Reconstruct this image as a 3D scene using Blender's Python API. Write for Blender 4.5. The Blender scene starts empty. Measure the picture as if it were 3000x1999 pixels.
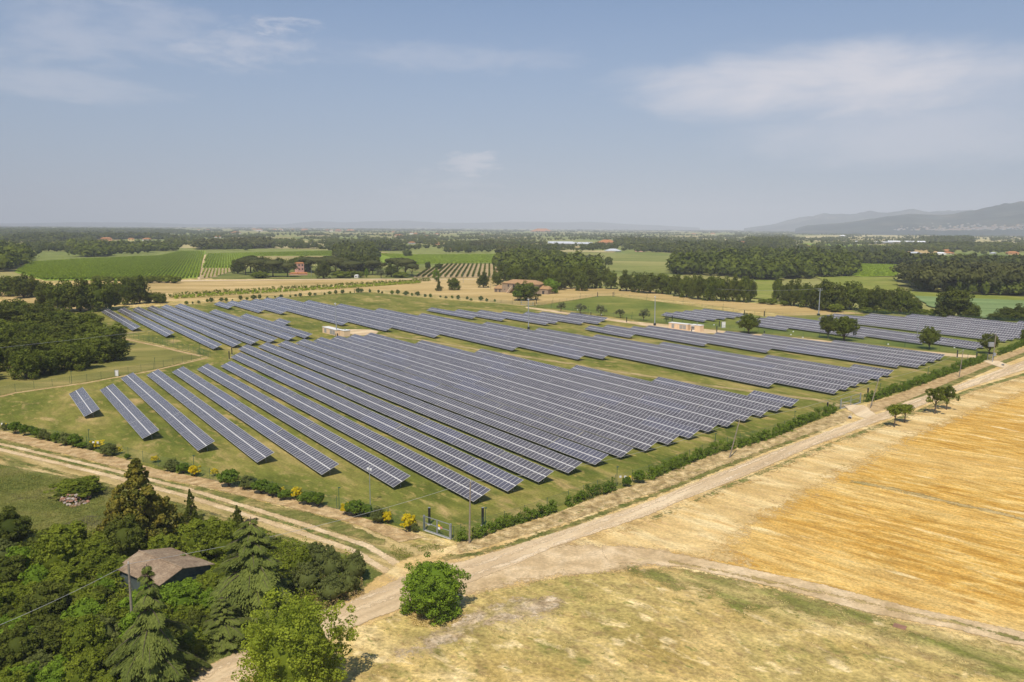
import bpy, math, random
import numpy as np
from mathutils import Matrix, Vector
from mathutils.geometry import tessellate_polygon
from mathutils import noise as mnoise

# ------------------------------------------------------------------ camera
FPX, PITCH, ROLL, CAMH = 2333.0, 0.142268, 0.006402, 41.78
sc = bpy.context.scene
COL = sc.collection
_fw = np.array([0, math.cos(PITCH), -math.sin(PITCH)]); _up = np.array([0, math.sin(PITCH), math.cos(PITCH)]); _rt = np.array([1., 0, 0])
CR = math.cos(ROLL) * _rt + math.sin(ROLL) * _up
CU = -math.sin(ROLL) * _rt + math.cos(ROLL) * _up
CF = _fw
camd = bpy.data.cameras.new('camera'); cam = bpy.data.objects.new('camera', camd); COL.objects.link(cam)
camd.sensor_width = 36; camd.lens = FPX / 3000 * 36; camd.clip_start = 0.5; camd.clip_end = 90000
cam.matrix_world = Matrix(((CR[0], CU[0], -CF[0], 0), (CR[1], CU[1], -CF[1], 0), (CR[2], CU[2], -CF[2], CAMH), (0, 0, 0, 1)))
sc.camera = cam
sc.view_settings.view_transform = 'Standard'; sc.view_settings.look = 'None'; sc.view_settings.gamma = 1
sc.view_settings.exposure = 0.0
sc.render.engine = 'CYCLES'
sc.cycles.max_bounces = 5; sc.cycles.transparent_max_bounces = 24; sc.cycles.diffuse_bounces = 2
sc.cycles.glossy_bounces = 2; sc.cycles.transmission_bounces = 2; sc.cycles.volume_bounces = 0
sc.cycles.sample_clamp_indirect = 3

def ray(x, y):
    return CF + (x - 1500) / FPX * CR - (y - 999.5) / FPX * CU
def G(x, y, z=0.0):                      # photo point -> point on the ground (metres)
    d = ray(x, y); k = (z - CAMH) / d[2]
    return np.array([k * d[0], k * d[1]])
def depth(p, z=0.0):
    return float(np.dot(np.array([p[0], p[1], z - CAMH]), CF))
def height_at(p, ytop):                  # height of a vertical at ground point p whose top is seen at row ytop
    v = np.array([p[0], p[1], -CAMH]); k = (999.5 - ytop) / FPX
    return float((k * np.dot(v, CF) - np.dot(v, CU)) / (CU[2] - k * CF[2]))

# ------------------------------------------------------------------ world and sun
SUN_AZ, SUN_EL = math.radians(257.2), math.radians(56)      # azimuth counter-clockwise from +X
w = bpy.data.worlds.new('World'); sc.world = w; w.use_nodes = True
nt = w.node_tree; N = nt.nodes; L = nt.links
bg = N['Background']; bg.inputs['Strength'].default_value = 0.115
sky = N.new('ShaderNodeTexSky'); sky.sky_type = 'NISHITA'; sky.sun_disc = False
sky.sun_elevation = SUN_EL; sky.sun_rotation = math.pi / 2 - SUN_AZ; sky.altitude = 200; sky.air_density = 1.0; sky.dust_density = .5; sky.ozone_density = 5.0
tc = N.new('ShaderNodeTexCoord'); sep = N.new('ShaderNodeSeparateXYZ'); L.new(tc.outputs['Generated'], sep.inputs[0])
def M(op, a, b=None, c=None, clamp=False):
    n = N.new('ShaderNodeMath'); n.operation = op; n.use_clamp = clamp
    for i, v in enumerate((a, b, c)):
        if v is None: continue
        if isinstance(v, (int, float)): n.inputs[i].default_value = v
        else: L.new(v, n.inputs[i])
    return n.outputs[0]
az = M('ARCTAN2', sep.outputs[0], sep.outputs[1]); el = M('ARCSINE', sep.outputs[2])
cmb = N.new('ShaderNodeCombineXYZ'); L.new(M('MULTIPLY', az, 1.0), cmb.inputs[0]); L.new(M('MULTIPLY', el, 3.2), cmb.inputs[1])
def wnoise(scale, detail, rough, off=0.0, dist=0.0):
    n = N.new('ShaderNodeTexNoise'); n.inputs['Scale'].default_value = scale; n.inputs['Detail'].default_value = detail
    n.inputs['Roughness'].default_value = rough; n.inputs['Distortion'].default_value = dist
    v = N.new('ShaderNodeVectorMath'); v.operation = 'ADD'; v.inputs[1].default_value = (off, off * .7, 0); L.new(cmb.outputs[0], v.inputs[0]); L.new(v.outputs[0], n.inputs['Vector'])
    return n.outputs['Fac']
def dirpx(x, y):
    d = ray(x, y); d = d / np.linalg.norm(d); return math.atan2(d[0], d[1]), math.asin(d[2])
def cloud(x, y, wx, wy, thick, nscale, lo, hi, off, tilt=0.0, detail=6, na=2.2):
    a0, e0 = dirpx(x, y); wa = wx / FPX; we = wy / FPX
    da = M('SUBTRACT', az, a0); de = M('SUBTRACT', M('SUBTRACT', el, e0), M('MULTIPLY', da, tilt))
    d2 = M('ADD', M('POWER', M('ABSOLUTE', M('DIVIDE', da, wa)), 2.0), M('POWER', M('ABSOLUTE', M('DIVIDE', de, we)), 2.0))
    env = M('SUBTRACT', 1.0, d2)
    n = wnoise(nscale, detail, .58, off, .3)
    v = M('ADD', M('MULTIPLY', env, .55), M('MULTIPLY', M('SUBTRACT', n, .5), na))
    mr = N.new('ShaderNodeMapRange'); mr.interpolation_type = 'SMOOTHSTEP'; mr.inputs['From Min'].default_value = lo; mr.inputs['From Max'].default_value = hi
    L.new(v, mr.inputs['Value']); mr.inputs['To Max'].default_value = thick
    return mr.outputs[0]
cl = [cloud(690, 140, 290, 80, .5, 22, .08, 1.0, 1.3, .0, 5, 1.7),
      cloud(780, 85, 160, 40, .5, 34, .15, .9, 4.3, .1),
      cloud(2450, 245, 640, 125, .95, 6, .0, .70, 7.7, -.02, 5, 1.1),
      cloud(2750, 380, 640, 110, .5, 6, -.05, .75, 11.1, .04, 5, 1.3),
      cloud(2860, 215, 420, 75, .6, 7, .0, .8, 15.1, -.03, 5, 1.2),
      cloud(2700, 300, 700, 60, .35, 5, -.1, .8, 17.3, .02, 5, 1.0),
      cloud(80, 235, 330, 40, .32, 9, -.1, .7, 3.1, -.03, 5),
      cloud(180, 90, 420, 110, .32, 12, -.05, .9, 5.1, .12),
      cloud(1250, 165, 420, 60, .25, 12, -.05, .9, 9.4, .02),
      cloud(1375, 478, 110, 42, .6, 30, .05, .7, 2.2),
      cloud(1300, 560, 200, 70, .3, 22, .1, .9, 6.6),
      cloud(2708, 311, 34, 9, .55, 30, -.05, .35, 1.2)]
tot = cl[0]
for c in cl[1:]: tot = M('MAXIMUM', tot, c)
mix = N.new('ShaderNodeMixRGB'); L.new(tot, mix.inputs[0]); L.new(sky.outputs[0], mix.inputs[1]); mix.inputs[2].default_value = (6.6, 6.5, 7.0, 1)
# light veil that whitens the lower sky (thin high cloud)
veil = N.new('ShaderNodeMapRange'); veil.interpolation_type = 'SMOOTHSTEP'; L.new(el, veil.inputs['Value'])
veil.inputs['From Min'].default_value = 0.0; veil.inputs['From Max'].default_value = .42; veil.inputs['To Min'].default_value = .8; veil.inputs['To Max'].default_value = .0
mix2 = N.new('ShaderNodeMixRGB'); L.new(veil.outputs[0], mix2.inputs[0]); L.new(sky.outputs[0], mix2.inputs[1]); mix2.inputs[2].default_value = (3.1, 3.6, 4.7, 1)
L.new(mix2.outputs[0], mix.inputs[1]); L.new(mix.outputs[0], bg.inputs['Color'])

sl = bpy.data.lights.new('sun', 'SUN'); sl.energy = 4.5; sl.angle = math.radians(.55); sl.color = (1.0, .92, .79)
so = bpy.data.objects.new('sun', sl); COL.objects.link(so)
sdir = Vector((math.cos(SUN_AZ) * math.cos(SUN_EL), math.sin(SUN_AZ) * math.cos(SUN_EL), math.sin(SUN_EL)))
so.rotation_euler = sdir.to_track_quat('Z', 'Y').to_euler()

# ------------------------------------------------------------------ helpers
rng = np.random.default_rng(7)
random.seed(7)
def tag(o, label=None, cat=None, group=None, kind=None):
    if label: o['label'] = label
    if cat: o['category'] = cat
    if group: o['group'] = group
    if kind: o['kind'] = kind
    return o
def empty(name, loc, rz=0.0):
    o = bpy.data.objects.new(name, None); COL.objects.link(o); o.location = loc; o.rotation_euler = (0, 0, rz); o.empty_display_size = .3
    return o
ORD = ['first', 'second', 'third', 'fourth', 'fifth', 'sixth', 'seventh', 'eighth', 'ninth', 'tenth', 'eleventh', 'twelfth', 'thirteenth', 'fourteenth', 'fifteenth', 'sixteenth', 'seventeenth', 'eighteenth', 'nineteenth', 'twentieth']
TENS = {20: 'twenty', 30: 'thirty', 40: 'forty', 50: 'fifty', 60: 'sixty', 70: 'seventy', 80: 'eighty', 90: 'ninety'}
def ordn(i):
    if i < 20: return ORD[i]
    n = i + 1
    if n > 100: return 'hundred and ' + ordn(n - 101)
    if n == 100: return 'hundredth'
    if n % 10 == 0: return TENS[n][:-1] + 'ieth'
    return TENS[n // 10 * 10] + '-' + ORD[n % 10 - 1]

def np_mesh(name, V, Fq, mats, midx=None, tint=None, smooth=False):
    me = bpy.data.meshes.new(name)
    V = np.asarray(V, dtype=np.float32).reshape(-1, 3); Fq = np.asarray(Fq, dtype=np.int32); k = Fq.shape[1]
    me.vertices.add(len(V)); me.vertices.foreach_set('co', V.ravel())
    me.loops.add(len(Fq) * k); me.loops.foreach_set('vertex_index', Fq.ravel())
    me.polygons.add(len(Fq)); me.polygons.foreach_set('loop_start', np.arange(0, len(Fq) * k, k, dtype=np.int32))
    if midx is not None: me.polygons.foreach_set('material_index', np.asarray(midx, dtype=np.int32))
    if smooth: me.polygons.foreach_set('use_smooth', np.ones(len(Fq), dtype=bool))
    for m in (mats if isinstance(mats, (list, tuple)) else [mats]): me.materials.append(m)
    if tint is not None:
        a = me.attributes.new('tint', 'FLOAT', 'FACE'); a.data.foreach_set('value', np.asarray(tint, dtype=np.float32))
    me.update(calc_edges=True); return me
def link(name, me, parent=None, loc=None, rz=None, scale=None):
    o = bpy.data.objects.new(name, me); COL.objects.link(o)
    if parent is not None: o.parent = parent
    if loc is not None: o.location = loc
    if rz is not None: o.rotation_euler = (0, 0, rz)
    if scale is not None: o.scale = scale
    return o

class MB:                                  # collects boxes, prisms, tubes; builds ONE mesh
    def __init__(s): s.v = []; s.f = []; s.m = []
    def add(s, vs, fs, m=0):
        b = len(s.v); s.v += [tuple(v) for v in vs]; s.f += [tuple(b + i for i in f) for f in fs]; s.m += [m] * len(fs); return s
    def box(s, x0, x1, y0, y1, z0, z1, m=0):
        return s.add([(x0, y0, z0), (x1, y0, z0), (x1, y1, z0), (x0, y1, z0), (x0, y0, z1), (x1, y0, z1), (x1, y1, z1), (x0, y1, z1)],
                     [(0, 3, 2, 1), (4, 5, 6, 7), (0, 1, 5, 4), (1, 2, 6, 5), (2, 3, 7, 6), (3, 0, 4, 7)], m)
    def tube(s, p, q, r0, r1=None, n=8, m=0):
        r1 = r0 if r1 is None else r1
        p = Vector(p); q = Vector(q); d = (q - p).normalized(); a = d.orthogonal().normalized(); b = d.cross(a)
        vs = []
        for c, r in ((p, r0), (q, r1)):
            for i in range(n):
                t = 2 * math.pi * i / n; vs.append(c + a * math.cos(t) * r + b * math.sin(t) * r)
        fs = [(i, (i + 1) % n, n + (i + 1) % n, n + i) for i in range(n)] + [tuple(range(n - 1, -1, -1)), tuple(range(n, 2 * n))]
        return s.add(vs, fs, m)
    def mesh(s, name, mats):
        me = bpy.data.meshes.new(name); me.from_pydata(s.v, [], s.f)
        for m in (mats if isinstance(mats, (list, tuple)) else [mats]): me.materials.append(m)
        me.polygons.foreach_set('material_index', s.m); me.update(); return me
    def build(s, name, mats, parent=None, loc=None, rz=None):
        return link(name, s.mesh(name, mats), parent, loc, rz)

# ------------------------------------------------------------------ materials
class NT:
    def __init__(s, name):
        s.m = bpy.data.materials.new(name); s.m.use_nodes = True; s.t = s.m.node_tree; s.n = s.t.nodes; s.l = s.t.links
        s.b = s.n['Principled BSDF']; s.out = s.n['Material Output']
        s.b.inputs['Specular IOR Level'].default_value = .25; s.b.inputs['Roughness'].default_value = .85
        s.co = s.n.new('ShaderNodeTexCoord').outputs['Object']
    def new(s, t): return s.n.new(t)
    def mapping(s, rot=0, scale=(1, 1, 1), loc=(0, 0, 0), src=None):
        # rotate first (VectorRotate), then scale, so streaks follow the wanted direction
        r = s.new('ShaderNodeVectorRotate'); r.rotation_type = 'Z_AXIS'; r.inputs['Angle'].default_value = -rot; s.l.new(src or s.co, r.inputs['Vector'])
        m = s.new('ShaderNodeMapping'); m.inputs['Scale'].default_value = scale; m.inputs['Location'].default_value = loc; s.l.new(r.outputs[0], m.inputs[0]); return m.outputs[0]
    def noise(s, scale, detail=4, rough=.55, vec=None, dist=0):
        n = s.new('ShaderNodeTexNoise'); n.inputs['Scale'].default_value = scale; n.inputs['Detail'].default_value = detail; n.inputs['Roughness'].default_value = rough
        n.inputs['Distortion'].default_value = dist; s.l.new(vec or s.co, n.inputs['Vector']); return n.outputs['Fac']
    def ramp(s, fac, stops):
        r = s.new('ShaderNodeValToRGB'); e = r.color_ramp.elements
        while len(e) < len(stops): e.new(.5)
        for i, (p, c) in enumerate(stops): e[i].position = p; e[i].color = (*c, 1)
        s.l.new(fac, r.inputs[0]); return r.outputs[0]
    def mix(s, fac, a, b, mode='MIX'):
        n = s.new('ShaderNodeMixRGB'); n.blend_type = mode
        for i, v in enumerate((fac, a, b)):
            if isinstance(v, (int, float)): n.inputs[i].default_value = v
            elif isinstance(v, tuple): n.inputs[i].default_value = (*v, 1)
            else: s.l.new(v, n.inputs[i])
        return n.outputs[0]
    def math(s, op, a, b=0.0, clamp=False):
        n = s.new('ShaderNodeMath'); n.operation = op; n.use_clamp = clamp
        for i, v in enumerate((a, b)):
            if isinstance(v, (int, float)): n.inputs[i].default_value = v
            else: s.l.new(v, n.inputs[i])
        return n.outputs[0]
    def vary(s, col, scale, amt, detail=3, vec=None):        # multiply by fine noise
        f = s.noise(scale, detail, .65, vec); g = s.ramp(f, [(.36, (1 - amt,) * 3), (.64, (1 + amt * .8,) * 3)])
        return s.mix(1.0, col, g, 'MULTIPLY')
    def base(s, c):
        if isinstance(c, tuple): s.b.inputs['Base Color'].default_value = (*c, 1)
        else: s.l.new(c, s.b.inputs['Base Color'])
    def bump(s, fac, dist, strength=.6):
        b = s.new('ShaderNodeBump'); b.inputs['Distance'].default_value = dist; b.inputs['Strength'].default_value = strength
        s.l.new(fac, b.inputs['Height']); s.l.new(b.outputs[0], s.b.inputs['Normal'])

def plain(name, c, rough=.7, vary=.12, vs=3.0, metal=0.0, spec=.3):
    t = NT(name); t.b.inputs['Roughness'].default_value = rough; t.b.inputs['Metallic'].default_value = metal; t.b.inputs['Specular IOR Level'].default_value = spec
    r = t.new('ShaderNodeRGB'); r.outputs[0].default_value = (*c, 1)
    t.base(t.vary(r.outputs[0], vs, vary)); return t.m
def ground_mat(name, big, scale, fine=.25, fs=2.2, rot=0.0, stretch=1.0, mid=None, ms=.35, bumpd=.05, rough=.55, dist=.6, detail=6):
    """big: ramp stops over large noise; mid: (colour, threshold lo, hi) patches; fine variation"""
    t = NT(name); t.b.inputs['Roughness'].default_value = .95; t.b.inputs['Specular IOR Level'].default_value = .08
    vec = t.mapping(rot, (1.0 / stretch, 1, 1))
    c = t.ramp(t.noise(scale, detail, rough, vec, dist), big)
    if mid:
        for k, (col, lo, hi, sc_) in enumerate(mid):
            v2 = t.mapping(rot, (1.0 / stretch, 1, 1), (13.7 * (k + 1), 5.1 * k, 0))
            f = t.ramp(t.noise(sc_, 5, .6, v2, .4), [(lo, (0, 0, 0)), (hi, (1, 1, 1))])
            c = t.mix(f, c, col)
    c = t.vary(c, fs * .22, fine * .6, 4, vec); c = t.vary(c, fs, fine * .8, 5)
    t.base(c); t.bump(t.noise(fs * 1.3, 5, .7), bumpd, .7)
    at = t.new('ShaderNodeAttribute'); at.attribute_name = 'sd'
    nn = t.math('SUBTRACT', t.math('ADD', t.noise(.45, 4, .6), t.noise(2.4, 4, .7)), 1.0)
    al = t.math('ADD', t.math('MULTIPLY', t.math('ADD', at.outputs['Fac'], t.math('MULTIPLY', nn, 2.6)), 1.6), .5, True)
    tr = t.new('ShaderNodeBsdfTransparent'); mx = t.new('ShaderNodeMixShader'); t.l.new(al, mx.inputs[0]); t.l.new(tr.outputs[0], mx.inputs[1]); t.l.new(t.b.outputs[0], mx.inputs[2]); t.l.new(mx.outputs[0], t.out.inputs[0]); return t.m

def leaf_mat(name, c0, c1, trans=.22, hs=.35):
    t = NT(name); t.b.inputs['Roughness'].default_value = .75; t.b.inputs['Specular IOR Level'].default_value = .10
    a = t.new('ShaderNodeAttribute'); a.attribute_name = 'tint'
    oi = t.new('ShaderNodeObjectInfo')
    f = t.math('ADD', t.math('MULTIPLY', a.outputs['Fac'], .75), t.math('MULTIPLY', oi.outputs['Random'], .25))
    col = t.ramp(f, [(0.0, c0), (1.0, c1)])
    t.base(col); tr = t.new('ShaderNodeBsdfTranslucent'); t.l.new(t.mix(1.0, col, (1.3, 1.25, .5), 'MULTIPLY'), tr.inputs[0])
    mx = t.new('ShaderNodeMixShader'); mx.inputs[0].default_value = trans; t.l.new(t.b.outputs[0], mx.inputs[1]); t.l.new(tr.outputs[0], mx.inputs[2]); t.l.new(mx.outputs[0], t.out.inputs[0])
    return t.m

LF = dict(
    oak=leaf_mat('oak_foliage', (.052, .074, .008), (.18, .21, .026)),
    oak2=leaf_mat('bright_foliage', (.075, .135, .010), (.26, .37, .030)),
    lime=leaf_mat('lime_foliage', (.16, .21, .018), (.44, .50, .05), .35),
    dark=leaf_mat('dark_foliage', (.040, .058, .008), (.155, .172, .024)),
    pine=leaf_mat('pine_foliage', (.045, .054, .014), (.13, .13, .036), .1),
    cedar=leaf_mat('cedar_foliage', (.065, .092, .018), (.25, .285, .058), .2),
    conifer=leaf_mat('conifer_foliage', (.06, .09, .014), (.34, .26, .040), .15),
    olive=leaf_mat('olive_foliage', (.07, .085, .035), (.19, .20, .095), .12),
    bush=leaf_mat('bush_foliage', (.078, .108, .010), (.26, .30, .028)),
    greybush=leaf_mat('grey_bush_foliage', (.07, .09, .022), (.19, .21, .055), .15),
    hedge=leaf_mat('hedge_foliage', (.055, .105, .010), (.19, .26, .028)),
    broom=leaf_mat('broom_flowers', (.45, .36, .01), (.85, .66, .02), .2),
    vine=leaf_mat('vine_foliage', (.23, .31, .025), (.46, .56, .06), .35),
    dry=leaf_mat('dry_reed_foliage', (.26, .19, .08), (.50, .37, .16), .15),
    straw=leaf_mat('straw_blades', (.50, .36, .13), (.80, .62, .28), .2),
    tuft=leaf_mat('grass_tufts', (.13, .15, .03), (.30, .28, .07), .2))
BARK = plain('bark', (.11, .085, .06), .9, .3, 6)

# ------------------------------------------------------------------ foliage generators (unit: width 1, height 1, base at z=0)
ICO = None
def ico(sub=1):
    import bmesh
    b = bmesh.new(); bmesh.ops.create_icosphere(b, subdivisions=sub, radius=1.0)
    V = np.array([v.co[:] for v in b.verts]); F_ = np.array([[v.index for v in f.verts] for f in b.faces]); b.free(); return V, F_
ICO1, ICO2 = ico(1), ico(2)
def cards(P, Nrm, size, r, flat=.6):
    """leaf quads at points P facing roughly Nrm"""
    n = len(P); Nn = Nrm + r.normal(0, flat, (n, 3)); Nn /= np.linalg.norm(Nn, axis=1)[:, None] + 1e-9
    t = np.cross(Nn, r.normal(0, 1, (n, 3))); t /= np.linalg.norm(t, axis=1)[:, None] + 1e-9; b = np.cross(Nn, t)
    s = size * r.uniform(.6, 1.35, (n, 1)); a = s * .5; c = s * .5 * r.uniform(.55, .95, (n, 1))
    V = np.stack([P - t * a, P - b * c * .9, P + t * a, P + b * c], 1).reshape(-1, 3)
    return V, np.arange(4 * n).reshape(n, 4)
def clumps(centers, radii, per, size, r, squash=.8, flat=.6, up=.35):
    """leaf cards spread over small balls -> points + tint"""
    C = np.repeat(centers, per, 0); R_ = np.repeat(radii, per)[:, None]
    d = r.normal(0, 1, C.shape); d /= np.linalg.norm(d, axis=1)[:, None]; rad = r.uniform(.55, 1.0, (len(C), 1)) ** .5
    P = C + d * R_ * rad * np.array([1, 1, squash])
    Nn = d + np.array([0, 0, up])
    V, F_ = cards(P, Nn, size, r, flat)
    ct = np.repeat(r.uniform(0, 1, len(centers)), per)
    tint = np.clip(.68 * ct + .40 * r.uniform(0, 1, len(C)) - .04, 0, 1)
    return V, F_, tint
def crown_centers(n, r, shape='round', lob=.25, low=.0, full=False):
    d = r.normal(0, 1, (n, 3)); d /= np.linalg.norm(d, axis=1)[:, None]
    if full:
        h_ = np.hypot(d[:, 0], d[:, 1]) + 1e-6; m_ = d[:, 2] < 0; k_ = np.where(m_, .93 / h_ * (1 - .22 * d[:, 2] ** 2), 1); d[:, 0] *= k_; d[:, 1] *= k_
    else: d[:, 2] = np.where(d[:, 2] < -.55, -d[:, 2], d[:, 2])
    rad = r.uniform(.35, 1.0, n) ** .45
    ph = r.uniform(0, 6.28, 6)
    az_ = np.arctan2(d[:, 1], d[:, 0])
    lobe = 1 + lob * (np.sin(az_ * 3 + ph[0] + 2 * d[:, 2]) * .5 + np.sin(az_ * 5 + ph[1] + 4 * d[:, 2]) * .35 + np.sin(d[:, 2] * 6 + ph[2]) * .25)
    return d * (rad * lobe)[:, None]
def tree_mesh(name, kind, mat, seed, ncl, per, leaf, trunk=.18, core=.62, lob=.25, clr=None, full=False):
    """returns (crown mesh, trunk mesh). crown spans trunk..1 in height, diameter ~1"""
    r = np.random.default_rng(seed); parts = []
    ch = 1 - trunk
    if kind in ('round', 'bush'):
        c = crown_centers(ncl, r, lob=lob, full=full); c[:, :2] *= .42; c[:, :2] *= np.where(c[:, 2:3] < 0, 1.04, 1.0); c[:, 2] *= ch * .43; c[:, 2] += trunk + ch * .47
        rr = r.uniform(.07, .13, ncl) * (clr or 1)
    elif kind == 'umbrella':
        a = r.uniform(0, 6.28, ncl); q = np.sqrt(r.uniform(0, 1, ncl)) * .42; q *= 1 + .12 * np.sin(3 * a + r.uniform(0, 6))
        z = trunk + ch * (.28 + .55 * np.sqrt(np.clip(1 - (q / .46) ** 2, 0, 1))) * r.uniform(.75, 1.0, ncl)
        c = np.stack([np.cos(a) * q, np.sin(a) * q, z], 1); rr = r.uniform(.06, .1, ncl) * (clr or 1)
    elif kind == 'cone':
        t = r.uniform(0, 1, ncl) ** 1.4; a = r.uniform(0, 6.28, ncl); q = (1 - t) * .42 * r.uniform(.35, 1.1, ncl) + .01
        q *= 1 + .38 * np.sin(a * 3 + t * 7) + .15 * np.sin(a * 7 + t * 23)
        c = np.stack([np.cos(a) * q, np.sin(a) * q, trunk * .3 + .04 + t * (1 - trunk * .3 - .08)], 1); rr = r.uniform(.05, .1, ncl) * (1.15 - t * .75) * (clr or 1)
    elif kind == 'poplar':
        t = r.uniform(0, 1, ncl); a = r.uniform(0, 6.28, ncl); q = np.sin(np.clip(t * .93 + .07, 0, 1) * math.pi) ** .6 * .38 * r.uniform(.4, 1, ncl)
        c = np.stack([np.cos(a) * q, np.sin(a) * q, trunk + t * ch * .95], 1); rr = r.uniform(.07, .12, ncl) * (clr or 1)
    per_ = max(4, per)
    V, F_, T = clumps(c, rr, per_, leaf, r)
    if kind == 'bush': V[:, 2] = np.maximum(V[:, 2], .005)
    mesh_c = None
    if core:
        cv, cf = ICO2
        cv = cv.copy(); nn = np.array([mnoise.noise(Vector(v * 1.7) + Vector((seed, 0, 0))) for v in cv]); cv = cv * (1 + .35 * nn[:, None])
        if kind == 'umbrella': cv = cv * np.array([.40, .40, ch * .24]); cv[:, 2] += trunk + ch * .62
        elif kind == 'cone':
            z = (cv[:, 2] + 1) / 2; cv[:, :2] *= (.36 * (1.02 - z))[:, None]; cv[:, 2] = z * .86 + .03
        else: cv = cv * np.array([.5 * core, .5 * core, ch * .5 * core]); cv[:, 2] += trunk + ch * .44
        cq = np.concatenate([cf, cf[:, 2:3]], 1)     # tri as degenerate quad is avoided below
        tri = cf
    # faces: mix of quads (leaves) and tris (core): convert leaves to two sets via separate arrays
    V_all = V; Fq = F_
    me = bpy.data.meshes.new(name)
    if core:
        V_all = np.concatenate([V, cv]); tri = tri + len(V)
        nl = len(Fq) * 4 + len(tri) * 3
        me.vertices.add(len(V_all)); me.vertices.foreach_set('co', V_all.astype(np.float32).ravel())
        me.loops.add(nl); me.loops.foreach_set('vertex_index', np.concatenate([Fq.ravel(), tri.ravel()]).astype(np.int32))
        ls = np.concatenate([np.arange(0, len(Fq) * 4, 4), len(Fq) * 4 + np.arange(0, len(tri) * 3, 3)]).astype(np.int32)
        me.polygons.add(len(ls)); me.polygons.foreach_set('loop_start', ls)
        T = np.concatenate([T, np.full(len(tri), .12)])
    else:
        me.vertices.add(len(V_all)); me.vertices.foreach_set('co', V_all.astype(np.float32).ravel())
        me.loops.add(len(Fq) * 4); me.loops.foreach_set('vertex_index', Fq.ravel().astype(np.int32))
        me.polygons.add(len(Fq)); me.polygons.foreach_set('loop_start', np.arange(0, len(Fq) * 4, 4, dtype=np.int32))
    a = me.attributes.new('tint', 'FLOAT', 'FACE'); a.data.foreach_set('value', T.astype(np.float32))
    me.materials.append(mat); me.update(calc_edges=True)
    tb = MB()
    if kind != 'bush':
        tw = .028 if kind != 'umbrella' else .022
        top = trunk + ch * .45
        tb.tube((0, 0, -.02), (.008, .004, trunk * .9), tw * 1.3, tw, 8); tb.tube((.008, .004, trunk * .88), (0, 0, top), tw, tw * .45, 7)
        for k in range(5):
            a_ = k * 1.257 + seed; l = .25 if kind != 'cone' else .1
            tb.tube((.006, .003, trunk * (.85 + .08 * k)), (math.cos(a_) * l, math.sin(a_) * l, trunk + ch * (.3 + .06 * k)), tw * .55, tw * .2, 5)
        tm = tb.mesh(name + '_trunk', BARK)
    else:
        for k in range(5):
            a_ = k * 1.3; tb.tube((0, 0, 0), (math.cos(a_) * .2, math.sin(a_) * .2, .45), .018, .008, 5)
        tm = tb.mesh(name + '_stems', BARK)
    return me, tm

PROTO = {}
def proto(key, *a, **k): PROTO[key] = tree_mesh(key + '_crown', *a, **k)
# mid-distance trees (100-500 m)
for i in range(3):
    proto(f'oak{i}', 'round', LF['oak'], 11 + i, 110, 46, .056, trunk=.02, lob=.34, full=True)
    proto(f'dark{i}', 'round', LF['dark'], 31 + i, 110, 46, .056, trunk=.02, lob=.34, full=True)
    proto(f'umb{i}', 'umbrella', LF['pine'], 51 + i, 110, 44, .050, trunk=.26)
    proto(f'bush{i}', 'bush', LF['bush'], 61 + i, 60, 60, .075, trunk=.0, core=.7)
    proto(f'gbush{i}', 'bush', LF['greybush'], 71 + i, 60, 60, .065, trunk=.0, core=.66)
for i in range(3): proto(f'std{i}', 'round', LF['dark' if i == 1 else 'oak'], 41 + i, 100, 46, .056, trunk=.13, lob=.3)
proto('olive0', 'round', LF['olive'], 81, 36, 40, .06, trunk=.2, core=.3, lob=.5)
proto('olive1', 'round', LF['olive'], 86, 36, 40, .06, trunk=.2, core=.3, lob=.5)
proto('poplar0', 'poplar', LF['oak2'], 91, 60, 40, .06, trunk=.12, core=0)
proto('sap0', 'round', LF['oak'], 95, 34, 46, .075, trunk=.34, core=.35, lob=.4)
proto('sumb0', 'round', LF['bush'], 96, 50, 50, .06, trunk=.44, core=.6, lob=.18)
proto('broom0', 'bush', LF['broom'], 97, 40, 40, .09, core=.55)
proto('hbush0', 'bush', LF['hedge'], 98, 50, 60, .085, core=.72)
proto('hbush1', 'bush', LF['hedge'], 99, 50, 60, .085, core=.72)
# near trees (70-100 m), finer leaves
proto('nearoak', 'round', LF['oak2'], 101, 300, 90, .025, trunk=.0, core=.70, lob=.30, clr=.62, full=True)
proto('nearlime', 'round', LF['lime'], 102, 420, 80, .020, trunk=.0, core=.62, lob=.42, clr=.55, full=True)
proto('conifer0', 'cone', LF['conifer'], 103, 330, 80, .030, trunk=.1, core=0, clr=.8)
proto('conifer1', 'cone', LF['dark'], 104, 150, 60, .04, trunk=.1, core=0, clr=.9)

def put(key, name, x, yb, yt, wpx, label, cat='tree', group=None, rot=None, z=0.0, ratio=None):
    p = G(x, yb); h = height_at(p, yt); wd = wpx * depth(p) / FPX
    if ratio: wd = h * ratio
    cm, tm = PROTO[key]
    o = empty(name, (p[0], p[1], z), random.uniform(0, 6.28) if rot is None else rot); o.scale = (wd, wd, h)
    tag(o, label, cat, group)
    link('crown' if 'bush' not in key and 'broom' not in key else 'foliage', cm, o); link('trunk' if 'bush' not in key and 'broom' not in key else 'stem', tm, o)
    return o

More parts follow.
